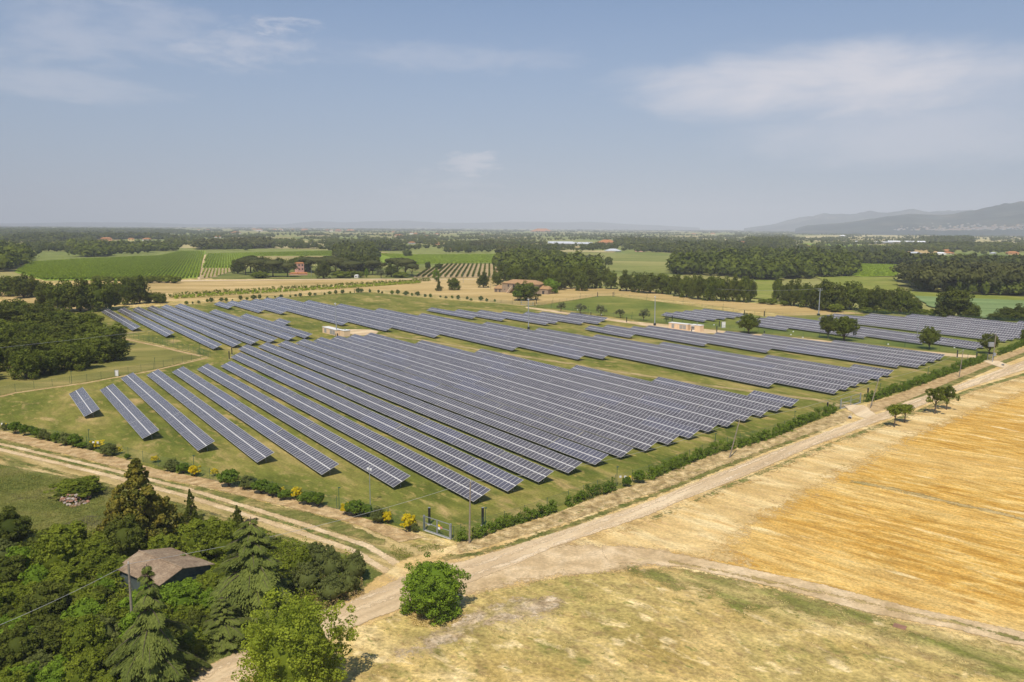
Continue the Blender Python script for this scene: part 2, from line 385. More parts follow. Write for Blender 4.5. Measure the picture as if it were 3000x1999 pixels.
# ------------------------------------------------------------------ ground sheets
def inside(poly, X, Y):
    c = np.zeros(len(X), bool); n = len(poly); j = n - 1
    for i in range(n):
        xi, yi = poly[i]; xj, yj = poly[j]
        m = ((yi > Y) != (yj > Y)) & (X < (xj - xi) * (Y - yi) / (yj - yi + 1e-12) + xi); c ^= m; j = i
    return c
def GP(pts): return [tuple(G(x, y)) for x, y in pts]
def rag(pts, amp, step, seed=0):
    out = []; n = len(pts)
    for i in range(n):
        a = np.array(pts[i]); b = np.array(pts[(i + 1) % n]); d = np.linalg.norm(b - a); k = max(1, min(400, int(d / step)))
        for j in range(k):
            p = a + (b - a) * j / k
            v = Vector((p[0] * .35, p[1] * .35, seed)); v2 = Vector((p[0] * 1.3, p[1] * 1.3, seed + 5))
            out.append((p[0] + amp * (mnoise.noise(v) + .6 * mnoise.noise(v2)), p[1] + amp * (mnoise.noise(v + Vector((9, 0, 0))) + .6 * mnoise.noise(v2 + Vector((0, 7, 0))))))
    return out
ZL = [0.0]
def sdist(poly, X, Y):
    out = np.full(len(X), 1e9)
    for (x0, y0), (x1, y1) in zip(poly, poly[1:] + poly[:1]):
        dx, dy = x1 - x0, y1 - y0; t_ = np.clip(((X - x0) * dx + (Y - y0) * dy) / (dx * dx + dy * dy + 1e-9), 0, 1)
        out = np.minimum(out, np.hypot(X - x0 - t_ * dx, Y - y0 - t_ * dy))
    return np.where(inside(poly, X, Y), out, -out)
def sheet(name, pts, mat, amp=.35, step=1.0, z=None, world=False, hard=False, maxd=520):
    """ground covering. Near ones are fine grids that carry the distance to their outline, so the material can fray the edge."""
    P = [tuple(map(float, q)) for q in (pts if world else GP(pts))]
    if z is None: ZL[0] += .004; z = ZL[0]
    if hard:
        P = rag(P, amp, step, len(name)); vs = [Vector((x, y, z)) for x, y in P]; tr = tessellate_polygon([vs])
        me = bpy.data.meshes.new(name); me.from_pydata([v[:] for v in vs], [], [tuple(t) for t in tr]); me.materials.append(mat); me.update()
        if len(me.polygons) and me.polygons[0].normal.z < 0: me.flip_normals()
        at = me.attributes.new('sd', 'FLOAT', 'POINT'); at.data.foreach_set('value', np.full(len(me.vertices), 10.0, dtype=np.float32))
    else:
        A_ = np.array(P); lo, hi = A_.min(0) - 2.2 * amp, A_.max(0) + 2.2 * amp; res = max(.3, math.sqrt((hi[0] - lo[0]) * (hi[1] - lo[1]) / 110000))
        xs = np.arange(lo[0], hi[0] + res, res); ys = np.arange(lo[1], hi[1] + res, res); X, Y = np.meshgrid(xs, ys); sh_ = X.shape
        sd_ = sdist(P, X.ravel(), Y.ravel()).reshape(sh_)
        cell = np.maximum.reduce([sd_[:-1, :-1], sd_[1:, :-1], sd_[:-1, 1:], sd_[1:, 1:]]) > -2.0 * amp
        idx = np.arange(X.size).reshape(sh_); i0 = idx[:-1, :-1][cell]; q = np.stack([i0, i0 + 1, i0 + 1 + sh_[1], i0 + sh_[1]], 1)
        used = np.unique(q); remap = np.full(X.size, -1); remap[used] = np.arange(len(used))
        V = np.stack([X.ravel()[used], Y.ravel()[used], np.full(len(used), z)], 1); me = np_mesh(name, V, remap[q], mat)
        at = me.attributes.new('sd', 'FLOAT', 'POINT'); at.data.foreach_set('value', (sd_.ravel()[used] / amp).astype(np.float32))
    o = link(name, me); tag(o, kind='structure'); return o
def offs(line, d):
    L_ = np.array(line); T = np.gradient(L_, axis=0); T /= np.linalg.norm(T, axis=1)[:, None]; Nn = np.stack([-T[:, 1], T[:, 0]], 1); return L_ + Nn * d
def strip(name, px, width, mat, amp=.25, step=1.0, z=None, off=0.0):
    L_ = [tuple(G(x, y)) for x, y in px]
    # densify
    D = []
    for a, b in zip(L_[:-1], L_[1:]):
        a = np.array(a); b = np.array(b); k = max(1, int(np.linalg.norm(b - a) / 6))
        for j in range(k): D.append(a + (b - a) * j / k)
    D.append(np.array(L_[-1])); D = np.array(D)
    A_ = offs(D, off + width / 2); B_ = offs(D, off - width / 2)
    return sheet(name, [tuple(p) for p in A_] + [tuple(p) for p in B_[::-1]], mat, amp, step, z, world=True)

WROT = math.atan2(*(G(3000, 1524) - G(2499, 1415))[::-1])
m_far = NT('far_farmland')
m_far.b.inputs['Roughness'].default_value = .95; m_far.b.inputs['Specular IOR Level'].default_value = .05
_v = m_far.mapping(.35, (.0042, .0026, 1)); _vo = m_far.new('ShaderNodeTexVoronoi'); _vo.distance = 'CHEBYCHEV'; _vo.inputs['Scale'].default_value = 1.0; _vo.inputs['Randomness'].default_value = .8; m_far.l.new(_v, _vo.inputs['Vector'])
_s = m_far.new('ShaderNodeSeparateColor'); m_far.l.new(_vo.outputs['Color'], _s.inputs[0])
_c = m_far.ramp(_s.outputs[0], [(0, (.14, .19, .04)), (.25, (.25, .27, .07)), (.45, (.38, .34, .12)), (.6, (.17, .22, .05)), (.78, (.46, .34, .15)), (1, (.22, .26, .06))])
_c = m_far.mix(m_far.ramp(m_far.noise(.01, 4, .6), [(.45, (0, 0, 0)), (.7, (.5, .5, .5))]), _c, (.26, .27, .08))
_c = m_far.vary(_c, .08, .25, 5); _c = m_far.vary(_c, 1.5, .2, 3); m_far.base(_c)
M_DRY = ground_mat('dry_meadow', [(.34, (.40, .29, .085)), (.45, (.55, .395, .135)), (.55, (.67, .49, .19)), (.66, (.80, .61, .29))], .14, .36, 2.4, mid=[((.44, .355, .115), .46, .62, .045), ((.27, .245, .065), .58, .69, .25), ((.43, .30, .12), .54, .67, .9), ((.80, .62, .31), .56, .68, .5), ((.27, .25, .07), .60, .68, 1.3)], bumpd=.14, stretch=1.7, rot=WROT)
M_LAWN = ground_mat('mown_lawn', [(.34, (.115, .135, .020)), (.46, (.17, .18, .032)), (.56, (.24, .22, .050)), (.68, (.41, .315, .11))], .07, .28, 2.6, mid=[((.44, .32, .125), .56, .68, .22), ((.115, .14, .022), .53, .66, .09), ((.34, .27, .08), .56, .67, .7)], bumpd=.06, stretch=2.2, rot=math.radians(-55))
M_LAWN2 = ground_mat('green_paddock', [(.34, (.12, .155, .025)), (.5, (.18, .20, .038)), (.62, (.26, .25, .06)), (.72, (.38, .31, .10))], .03, .22, 1.6, bumpd=.04)
M_WHEAT = ground_mat('stubble_field', [(.36, (.47, .245, .040)), (.46, (.60, .345, .072)), (.56, (.71, .455, .125)), (.66, (.81, .58, .22))], .6, .30, 3.0, rot=WROT, stretch=4.5, mid=[((.80, .58, .23), .50, .66, .03), ((.48, .27, .065), .56, .70, .9), ((.55, .31, .065), .52, .70, .07), ((.86, .68, .34), .60, .70, .35)], bumpd=.1, dist=1.0, rough=.72)
M_STRAW = ground_mat('straw_margin', [(.36, (.60, .41, .16)), (.5, (.71, .51, .22)), (.64, (.80, .62, .31))], .2, .24, 2.8, rot=WROT, stretch=3, bumpd=.08, mid=[((.44, .34, .12), .62, .72, .4), ((.62, .42, .19), .54, .66, 1.0), ((.66, .40, .11), .56, .72, .08)])
M_STRAW2 = ground_mat('mown_verge', [(.36, (.34, .25, .09)), (.5, (.47, .35, .14)), (.64, (.60, .45, .21))], .3, .28, 3.0, rot=math.radians(-35), stretch=5, bumpd=.08, mid=[((.22, .21, .06), .54, .64, .22)])
M_ROAD = ground_mat('gravel_road', [(.36, (.55, .405, .235)), (.5, (.66, .495, .295)), (.62, (.76, .60, .38))], .25, .14, 3.0, rot=math.radians(48), stretch=10, bumpd=.03, mid=[((.56, .40, .22), .58, .70, .5), ((.78, .63, .42), .60, .70, .12)])
M_DIRT = ground_mat('sandy_track', [(.36, (.53, .38, .20)), (.5, (.63, .465, .26)), (.62, (.72, .55, .33))], .2, .2, 3.0, bumpd=.05, mid=[((.46, .36, .14), .62, .74, .45)])
M_SOIL = ground_mat('tilled_soil', [(.36, (.39, .255, .115)), (.5, (.50, .345, .165)), (.64, (.60, .44, .23))], .6, .28, 4.0, bumpd=.12)
M_CLOD = ground_mat('cloddy_bank', [(.36, (.36, .25, .105)), (.5, (.53, .385, .18)), (.64, (.66, .50, .26))], .7, .42, 3.2, bumpd=.2, mid=[((.19, .19, .045), .58, .70, .6)])
M_VERGE = ground_mat('grass_verge', [(.3, (.09, .13, .025)), (.48, (.17, .19, .045)), (.6, (.34, .28, .10)), (.72, (.48, .37, .16))], .35, .35, 3.2, bumpd=.14)
M_GREENV = ground_mat('green_verge', [(.35, (.12, .14, .03)), (.50, (.20, .19, .05)), (.64, (.38, .29, .11))], .3, .35, 3.2, bumpd=.14)
M_ROUGH = ground_mat('rough_pasture', [(.34, (.10, .125, .025)), (.5, (.16, .17, .04)), (.64, (.26, .23, .075))], .12, .34, 2.8, bumpd=.15, mid=[((.10, .09, .05), .58, .70, .12)])
M_GOLD = ground_mat('golden_grass', [(.3, (.36, .26, .09)), (.5, (.52, .37, .15)), (.7, (.64, .47, .22))], .04, .22, 1.6, bumpd=.05, stretch=4, rot=.15, mid=[((.30, .26, .09), .58, .7, .03)])
M_GRN1 = ground_mat('bright_crop', [(.3, (.17, .26, .025)), (.5, (.22, .31, .03)), (.7, (.29, .36, .05))], .03, .2, .8, bumpd=.1, stretch=6, rot=.3)
M_GRN2 = ground_mat('yellow_green_crop', [(.3, (.17, .21, .03)), (.5, (.23, .25, .045)), (.7, (.30, .29, .07))], .03, .2, .8, bumpd=.1)
M_GRN3 = ground_mat('blue_green_crop', [(.3, (.14, .21, .07)), (.5, (.20, .27, .10)), (.7, (.25, .32, .13))], .05, .2, .8, bumpd=.1, stretch=8, rot=-.2)
M_VSOIL = ground_mat('vineyard_soil', [(.3, (.34, .25, .12)), (.5, (.44, .33, .17)), (.7, (.5, .39, .22))], .1, .2, 1.5, bumpd=.05)
M_RUBBLE = ground_mat('rubble_ground', [(.36, (.40, .29, .16)), (.5, (.53, .40, .24)), (.64, (.66, .53, .36))], .5, .4, 3.4, bumpd=.12, mid=[((.46, .36, .14), .52, .64, .25)])
M_PALE = ground_mat('pale_field', [(.3, (.40, .36, .14)), (.5, (.50, .42, .19)), (.7, (.55, .47, .24))], .01, .15, .5, bumpd=.02)

# base ground, one sheet to the horizon
S = 32000
gm = bpy.data.meshes.new('ground'); gm.from_pydata([(-S, -S, 0), (S, -S, 0), (S, S, 0), (-S, S, 0)], [], [(0, 1, 2, 3)]); gm.materials.append(m_far.m)
tag(link('ground', gm), kind='structure')
# --- near ground
sheet('pasture', [(-900, 2600), (-700, 1250), (-300, 870), (0, 815), (430, 818), (1000, 812), (1420, 812), (1700, 845), (2000, 880), (2600, 925), (3100, 955), (3500, 1000), (4200, 1300), (4200, 2600), (1500, 2600)],
      M_DRY, 1.0, 4, z=.004, hard=True); ZL[0] = .004
sheet('golden_field', [(380, 882), (548, 882), (1000, 855), (1085, 850), (1250, 865), (1440, 884), (1530, 896), (1610, 892), (1750, 868), (1810, 863), (2000, 884), (2180, 909), (2400, 930), (2560, 922), (2300, 893), (2100, 882), (1960, 865), (1900, 850), (1650, 842), (1500, 835), (1400, 822), (1000, 819), (700, 822), (430, 826), (420, 850)], M_GOLD, 1.0, 3)
sheet('stubble_strip', [(0, 850), (120, 872), (300, 905), (170, 915), (100, 905), (0, 870)], M_GOLD, 1.0, 3)
sheet('lawn', [(-500, 1290), (0, 1262), (255, 1318), (510, 1388), (800, 1456), (1040, 1515), (1242, 1560), (1329, 1586), (1350, 1590), (1537, 1532), (1640, 1500), (1750, 1455), (1900, 1408), (2091, 1330), (2240, 1292), (2408, 1226), (2460, 1200), (2530, 1180), (2637, 1150), (2786, 1094), (2890, 1056), (3000, 1013), (3300, 905), (2900, 944), (2540, 919), (2240, 928), (2182, 919), (2000, 893), (1799, 868), (1752, 868), (1590, 893), (1527, 897), (1442, 888), (1212, 870), (1085, 856), (1000, 860), (548, 893), (170, 916), (340, 982), (463, 1008), (552, 1029), (612, 1046), (450, 1082), (255, 1118), (0, 1158), (-500, 1220)], M_LAWN, .4, 2)
sheet('paddock', [(1574, 898), (1752, 869), (1799, 869), (2000, 894), (2182, 920), (2240, 929), (2400, 932), (2600, 945), (3000, 985), (3000, 1008), (2861, 1040), (2650, 1018), (2400, 990), (2059, 960), (1999, 952), (1850, 935), (1722, 917)], M_LAWN2, .5, 2)
sheet('meadow', [(-500, 1220), (0, 1158), (255, 1118), (450, 1082), (605, 1044), (540, 1028), (355, 985), (250, 950), (0, 1000), (-400, 1100)], ground_mat('left_meadow', [(.3, (.15, .155, .035)), (.5, (.24, .22, .06)), (.7, (.40, .31, .11))], .06, .2, 2.4, bumpd=.06, stretch=3, rot=.2), .5, 2)
sheet('dirt_strip', [(1540, 899), (1600, 906), (1722, 925), (1850, 942), (1999, 955), (2059, 964), (2400, 996), (2650, 1024), (2858, 1042), (2866, 1051), (2650, 1034), (2400, 1008), (2059, 974), (1914, 960), (1850, 949), (1722, 931), (1540, 903)], M_DIRT, .5, 1.5)
strip('fence_path', [(0, 1163), (105 * .425, 1152), (255, 1122), (451, 1086), (608, 1049)], 1.3, M_SOIL, .25)
strip('path', [(345, 986), (361, 993), (463, 1014), (552, 1036), (590, 1044)], 1.6, M_SOIL, .2)
strip('service_track', [(1010, 983), (1075, 979), (1124, 983), (1231, 996), (1390, 1023), (1614, 1057), (1762, 1082), (1911, 1105), (2050, 1126), (2198, 1146), (2400, 1173), (2480, 1194), (2560, 1222)], 2.6, ground_mat('worn_grass_track', [(.35, (.21, .20, .06)), (.48, (.36, .28, .11)), (.65, (.52, .39, .19))], .5, .25, 2.5, bumpd=.05, stretch=3, rot=math.radians(-50)), .7, 1.2)
sheet('gravel_pad', [(1020, 965), (1085, 966), (1110, 972), (1095, 983), (1040, 983), (1022, 976)], M_ROAD, .5, 1)
sheet('gravel_yard', [(1935, 958), (2060, 966), (2110, 968), (2108, 973), (2050, 980), (1960, 974)], M_ROAD, .5, 1)
# --- left verge system
sheet('rough_grass', [(-600, 1330), (0, 1352), (330, 1420), (560, 1480), (700, 1520), (900, 1585), (1065, 1640), (1130, 1690), (1060, 1742), (955, 1800), (718, 1900), (540, 1999), (300, 2200), (-900, 2300)], M_ROUGH, .6, 1.5)
sheet('stubble_strip', [(-500, 1250), (0, 1289), (255, 1352), (446, 1402), (637, 1440), (1000, 1530), (1070, 1550), (1172, 1592), (1240, 1600), (1330, 1600), (1300, 1650), (1186, 1690), (1138, 1680), (1070, 1642), (900, 1592), (612, 1500), (330, 1424), (0, 1362), (-500, 1310)], M_STRAW2, .5, 1.2)
sheet('tilled_strip', [(-400, 1200), (0, 1262), (255, 1318), (361, 1345), (446, 1374), (637, 1409), (1000, 1494), (1070, 1520), (1210, 1562), (1240, 1575), (1172, 1590), (1070, 1546), (1000, 1525), (637, 1436), (446, 1398), (255, 1347), (0, 1285), (-400, 1225)], M_SOIL, .3, 1)
sheet('grass_verge', [(-300, 1240), (0, 1287), (255, 1350), (446, 1401), (637, 1439), (1000, 1528), (1130, 1585), (1125, 1600), (1000, 1565), (892, 1530), (612, 1458), (446, 1420), (255, 1370), (0, 1303), (-300, 1260)], M_GREENV, .5, .8)
strip('cart_track', [(-100, 1290), (0, 1309), (300, 1380), (560, 1447), (700, 1490), (892, 1551), (1060, 1608), (1160, 1670), (1200, 1700)], 1.1, M_DIRT, .3, .8, off=1.0)
strip('cart_track', [(-100, 1290), (0, 1309), (300, 1380), (560, 1447), (700, 1490), (892, 1551), (1060, 1608), (1160, 1670), (1200, 1700)], 1.1, M_DIRT, .3, .8, off=-1.2)
strip('grass_line', [(-100, 1300), (0, 1322), (300, 1396), (560, 1466), (700, 1512), (892, 1572), (1060, 1634)], .9, M_GREENV, .5, .8, off=-2.4)
strip('grass_line', [(-100, 1290), (0, 1309), (300, 1380), (560, 1447), (700, 1490), (892, 1551), (1060, 1608)], .7, M_VERGE, .5, .8)
# --- roads
sheet('dusty_ground', [(1100, 1700), (1186, 1640), (1350, 1592), (1640, 1502), (1900, 1408), (2240, 1294), (2470, 1205), (2640, 1152), (2890, 1058), (3100, 985), (3500, 850), (4600, 1500), (4400, 2600), (300, 2600), (500, 1999), (955, 1800)], M_STRAW, .5, 1)
sheet('verge', [(1186, 1660), (1300, 1630), (1350, 1600), (1452, 1566), (1640, 1508), (1750, 1460), (1900, 1412), (2091, 1334), (2240, 1296), (2408, 1232), (2450, 1215), (2640, 1155), (2786, 1100), (2888, 1062), (3100, 990), (3400, 880), (3500, 900), (3000, 1100), (2807, 1165), (2552, 1265), (2382, 1330), (2191, 1415), (2000, 1490), (1900, 1530), (1700, 1600), (1500, 1650)], M_STRAW, .5, 1)
sheet('cloddy_bank', [(1335, 1594), (1452, 1562), (1640, 1504), (1750, 1457), (1900, 1409), (2091, 1331), (2240, 1293), (2408, 1229), (2470, 1205), (2500, 1212), (2470, 1240), (2380, 1272), (2180, 1350), (2000, 1420), (1900, 1450), (1750, 1500), (1640, 1540), (1500, 1580), (1400, 1610), (1345, 1622)], M_CLOD, .5, 1)
sheet('cloddy_bank', [(2540, 1188), (2640, 1152), (2786, 1097), (2890, 1060), (3000, 1020), (3010, 1030), (2900, 1075), (2800, 1115), (2700, 1160), (2600, 1200), (2550, 1212)], M_SOIL, .4, 1)
strip('green_verge', [(1300, 1638), (1400, 1625), (1540, 1585), (1660, 1545), (1780, 1500), (1900, 1458), (2081, 1385), (2250, 1320), (2400, 1265)], 1.0, M_GREENV, .8, .6)
strip('green_verge', [(2600, 1200), (2700, 1165), (2800, 1120), (2900, 1078), (3050, 1020)], 2.2, M_GREENV, .45, .8)
strip('green_verge', [(1900, 1520), (2010, 1478), (2120, 1425), (2270, 1366), (2390, 1315), (2560, 1250), (2700, 1198), (2830, 1145), (3000, 1095), (3200, 1020)], 1.6, M_VERGE, .5, .6, off=-.8)
sheet('stubble_field', [(1700, 1585), (1900, 1530), (2000, 1488), (2150, 1427), (2300, 1366), (2460, 1298), (2700, 1211), (2850, 1156), (3000, 1110), (3300, 1000), (3900, 1150), (4600, 1600), (4200, 2110), (3000, 1858), (2637, 1778), (2425, 1722), (2170, 1666), (2000, 1634), (1850, 1630)], M_WHEAT, 1.0, 1)
sheet('straw_margin', [(1622, 1604), (1760, 1560), (1900, 1524), (2000, 1484), (2150, 1422), (2300, 1362), (2460, 1295), (2700, 1208), (2850, 1153), (3000, 1108), (3300, 1000), (3300, 1030), (3000, 1150), (2800, 1225), (2650, 1290), (2480, 1380), (2330, 1460), (2200, 1540), (2130, 1600), (2160, 1650), (2000, 1632), (1850, 1628), (1700, 1640), (1600, 1650)], M_STRAW, 4.0, 1)
strip('grass_line', [(2490, 1412), (2620, 1435), (2760, 1468), (2900, 1500), (3050, 1535), (3300, 1590)], 1.1, M_STRAW2, .9, .8)
sheet('junction_apron', [(1172, 1700), (1350, 1650), (1495, 1608), (1622, 1600), (1760, 1600), (1900, 1612), (2000, 1632), (2000, 1664), (1880, 1662), (1760, 1680), (1640, 1690), (1500, 1712), (1420, 1735), (1300, 1755), (1172, 1788)], M_DIRT, 2.2, 1)
sheet('dry_slope', [(1019, 1852), (1172, 1795), (1420, 1738), (1640, 1695), (1760, 1684), (1900, 1668), (2000, 1670), (2276, 1730), (2552, 1806), (2807, 1855), (3000, 1905), (4200, 2200), (4200, 3200), (600, 3200), (300, 2400), (705, 2010)], M_DRY, 1.0, 1.5)
sheet('rubble_patch', [(1250, 1880), (1350, 1820), (1480, 1770), (1620, 1750), (1640, 1775), (1585, 1810), (1500, 1820), (1400, 1840), (1330, 1880), (1240, 1910), (1160, 1925)], M_RUBBLE, 1.9, .8)
sheet('green_patch', [(1850, 1672), (2010, 1676), (2180, 1716), (2400, 1760), (2600, 1812), (2560, 1830), (2420, 1810), (2280, 1772), (2180, 1790), (2050, 1730), (1900, 1700)], ground_mat('mixed_grass', [(.36, (.22, .22, .05)), (.50, (.33, .29, .09)), (.62, (.52, .40, .15))], .3, .35, 3.0, bumpd=.12, stretch=3, rot=WROT), 3.6, 1)
sheet('green_patch', [(2570, 1850), (2800, 1880), (3000, 1925), (3200, 1980), (3100, 2040), (2900, 1980), (2700, 1920)], bpy.data.materials['mixed_grass'], 2.4, 1)
sheet('field_track', [(1760, 1600), (1900, 1612), (2000, 1630), (2170, 1664), (2425, 1720), (2637, 1775), (3000, 1856), (3400, 1945), (3400, 1995), (3000, 1898), (2807, 1850), (2552, 1800), (2276, 1724), (2000, 1664), (1880, 1655), (1780, 1650)], M_DIRT, .35, 1)
strip('grass_line', [(1960, 1648), (2100, 1675), (2280, 1712), (2450, 1750), (2660, 1800), (2850, 1840), (3000, 1880), (3300, 1950)], .5, M_STRAW2, .7, .5)
sheet('gravel_road', [(300, 2250), (540, 1999), (616, 1953), (718, 1902), (955, 1803), (1070, 1745), (1163, 1703), (1350, 1650), (1495, 1606), (1665, 1552), (1900, 1473), (2078, 1398), (2297, 1313), (2467, 1250), (2595, 1207), (2654, 1179), (2790, 1135), (3000, 1058), (3400, 915), (3500, 925), (3000, 1086), (2807, 1147), (2680, 1198), (2552, 1245), (2382, 1309), (2180, 1398), (2000, 1468), (1900, 1512), (1622, 1606), (1500, 1660), (1350, 1720), (1172, 1788), (1019, 1847), (705, 1999), (450, 2250)], M_ROAD, .3, .8)
RC_ = [(560, 2060), (640, 1985), (836, 1862), (1000, 1790), (1167, 1735), (1340, 1688), (1500, 1637), (1640, 1582), (1900, 1494), (2125, 1398), (2340, 1311), (2510, 1248), (2638, 1203), (2800, 1141), (3000, 1072), (3300, 960)]
M_PALER = ground_mat('worn_gravel', [(.36, (.64, .485, .29)), (.5, (.71, .55, .345)), (.62, (.78, .62, .41))], .5, .12, 3.4, rot=math.radians(48), stretch=6, bumpd=.02)
for of_, m_, w_ in ((-1.0, M_PALER, .55), (1.0, M_PALER, .55)): strip('wheel_ruts', RC_, w_, m_, .5, .8, off=of_)
strip('site_entrance', [(2500, 1188), (2520, 1205), (2545, 1222), (2590, 1232)], 5.0, M_ROAD, .4, .8)
strip('site_entrance', [(2900, 1058), (2925, 1068), (2960, 1080)], 5.0, M_ROAD, .4, .8)

# --- far fields (laid a few centimetres apart so grazing rays stay clean)
FZ = [0.05]
def field(name, pts, mat, amp=2.0, step=8.0):
    FZ[0] += .03; return sheet(name, pts, mat, amp, step, z=FZ[0], hard=True)
zr = lambda pts, ox=0, oy=600: [(ox + x * .425, oy + y * .425) for x, y in pts]
field('garden', [(620, 818), (640, 790), (860, 780), (1240, 782), (1300, 816), (1000, 818)], ground_mat('garden_grass', [(.3, (.10, .13, .025)), (.5, (.16, .18, .04)), (.7, (.30, .26, .08))], .03, .2, .8))
field('white_road', [(420, 823), (1000, 817.5), (1240, 817), (1410, 818), (1410, 820), (1000, 820), (420, 826)], M_ROAD, .3, 6)
field('vineyard_soil', zr([(95, 462), (200, 400), (550, 377), (1100, 352), (1240, 320), (1420, 320), (1380, 505), (1230, 515), (300, 525)]), M_GRN1)
field('farm_lane', zr([(1360, 520), (1410, 345), (1422, 345), (1385, 520)]), M_DIRT, .5)
field('vineyard_soil', zr([(1425, 338), (1730, 332), (2353, 320), (2353, 352), (1740, 355), (1660, 440), (1392, 436)]), M_GRN1)
field('vineyard_soil', zr([(1390, 440), (1660, 438), (1480, 500), (1385, 515)]), M_VSOIL)
field('green_field', zr([(400, 268), (700, 250), (900, 255), (880, 262), (420, 272)]), M_GRN1)
field('green_field', zr([(580, 160), (1100, 160), (1090, 168), (700, 172)]), M_GRN1)
field('hay_field', zr([(1230, 238), (1700, 232), (2353, 260), (2353, 305), (1240, 300)]), M_PALE)
field('vineyard_soil', zr([(490, 505), (560, 455), (720, 410), (1090, 410), (1130, 470), (1100, 505)], 1000), M_VSOIL)
field('green_field', zr([(210, 335), (480, 350), (1090, 345), (1140, 400), (700, 408), (520, 412), (430, 420), (280, 400)], 1000), M_GRN1)
field('meadow_field', zr([(1170, 330), (1500, 330), (2353, 350), (2353, 375), (2290, 470), (2180, 478), (1760, 455), (1600, 420), (1250, 360)], 1000), ground_mat('hay_meadow', [(.3, (.17, .20, .045)), (.5, (.25, .26, .07)), (.7, (.36, .32, .11))], .012, .2, .8, stretch=2, bumpd=.03))
field('pale_field', zr([(1200, 290), (1420, 298), (1380, 318), (1230, 318)], 1000), M_PALE)
field('pale_field', zr([(1450, 310), (1900, 318), (1880, 332), (1430, 325)], 1000), M_PALE)
field('pale_field', zr([(1880, 235), (2353, 232), (2353, 262), (2060, 245)], 1000), M_PALE)
field('green_field', zr([(860, 493), (1100, 495), (1720, 520), (1500, 545), (1470, 590), (1240, 595), (1150, 585), (940, 500)], 2000, 560), M_GRN1)
field('crop_field', zr([(900, 585), (1240, 597), (1480, 597), (1490, 690), (1250, 690), (1000, 640)], 2000, 560), M_GRN2)
field('crop_field', zr([(470, 618), (640, 618), (640, 760), (450, 740)], 2000, 560), M_GRN2)
field('crop_field', zr([(1560, 697), (1900, 715), (2353, 735), (2700, 760), (2700, 790), (2353, 765), (1600, 730)], 2000, 560), M_GRN2)
field('crop_field', zr([(1600, 728), (2353, 762), (2700, 790), (2700, 930), (2353, 895), (2040, 880), (1700, 800)], 2000, 560), M_GRN3)
field('pale_field', zr([(0, 325), (450, 335), (380, 358), (0, 355)], 2000, 560), M_PALE)
field('pale_field', zr([(0, 445), (190, 418), (350, 425), (280, 455), (0, 465)], 2000, 560), M_PALE)
field('green_field', zr([(820, 360), (1250, 372), (1650, 380), (1600, 392), (1100, 388), (900, 392)], 2000, 560), M_GRN1)
field('pale_field', zr([(1120, 395), (1600, 395), (1900, 440), (1500, 425), (1130, 420)], 2000, 560), M_GOLD)
field('hay_field', zr([(840, 310), (1500, 300), (2353, 320), (2353, 400), (1700, 385), (1650, 360), (860, 345)], 2000, 560), M_PALE)

# ------------------------------------------------------------------ solar rows
TILT, ZLOW, SLP = math.radians(23.4), .66, 3.36
t = NT('solar_cells'); t.b.inputs['Roughness'].default_value = .22; t.b.inputs['Specular IOR Level'].default_value = .55
sx = t.new('ShaderNodeSeparateXYZ'); t.l.new(t.co, sx.inputs[0])
def grid(axis, per, wd):
    f = t.math('FRACT', t.math('DIVIDE', sx.outputs[axis], per)); return t.math('LESS_THAN', f, wd)
g = t.math('MAXIMUM', grid(0, .1575, .09), grid(1, .145, .10))
_r = t.new('ShaderNodeObjectInfo').outputs['Random']
# each module a slightly different blue
fl = t.new('ShaderNodeVectorMath'); fl.operation = 'FLOOR'; t.l.new(t.co, fl.inputs[0]); wn = t.new('ShaderNodeTexWhiteNoise'); wn.noise_dimensions = '4D'; t.l.new(fl.outputs[0], wn.inputs['Vector']); t.l.new(_r, wn.inputs['W'])
base = t.ramp(wn.outputs['Value'], [(0, (.080, .073, .084)), (.8, (.096, .089, .100)), (1, (.126, .118, .130))])
base = t.mix(t.math('MULTIPLY', t.math('GREATER_THAN', _r, .86), .35), base, (.08, .09, .17)); base = t.mix(t.math('MULTIPLY', _r, .3), base, (.15, .14, .14))
base = t.mix(t.math('MULTIPLY', g, .35), base, (.30, .30, .33)); base = t.vary(base, .6, .1)
t.base(base); M_CELL = t.m
M_ALU = plain('aluminium_frame', (.62, .60, .57), .45, .06, 2)
M_STEEL = plain('galvanised_steel', (.30, .31, .32), .5, .12, 3, .4)
M_BACK = plain('panel_backsheet', (.34, .34, .35), .6, .05)
ct_, st_ = math.cos(TILT), math.sin(TILT)
def SP(x, s, h): return (x, s * ct_ - h * st_, ZLOW + s * st_ + h * ct_)
def sec_mesh(ncol=14):
    b = MB(); Lx = ncol * 1.0
    vs = [SP(0, 0, 0), SP(Lx, 0, 0), SP(Lx, SLP, 0), SP(0, SLP, 0), SP(0, 0, -.045), SP(Lx, 0, -.045), SP(Lx, SLP, -.045), SP(0, SLP, -.045)]
    b.add(vs, [(0, 1, 2, 3)], 1); b.add(vs, [(7, 6, 5, 4)], 2); b.add(vs, [(4, 5, 1, 0), (5, 6, 2, 1), (6, 7, 3, 2), (7, 4, 0, 3)], 1)
    for i in range(ncol):
        for s0 in (.04, SLP / 2 + .09):
            s1 = s0 + SLP / 2 - .13; x0, x1 = i + .045, i + .955
            b.add([SP(x0, s0, .006), SP(x1, s0, .006), SP(x1, s1, .006), SP(x0, s1, .006)], [(0, 1, 2, 3)], 0)
    return b.mesh('panel_table', [M_CELL, M_ALU, M_BACK])
SEC = sec_mesh(14)
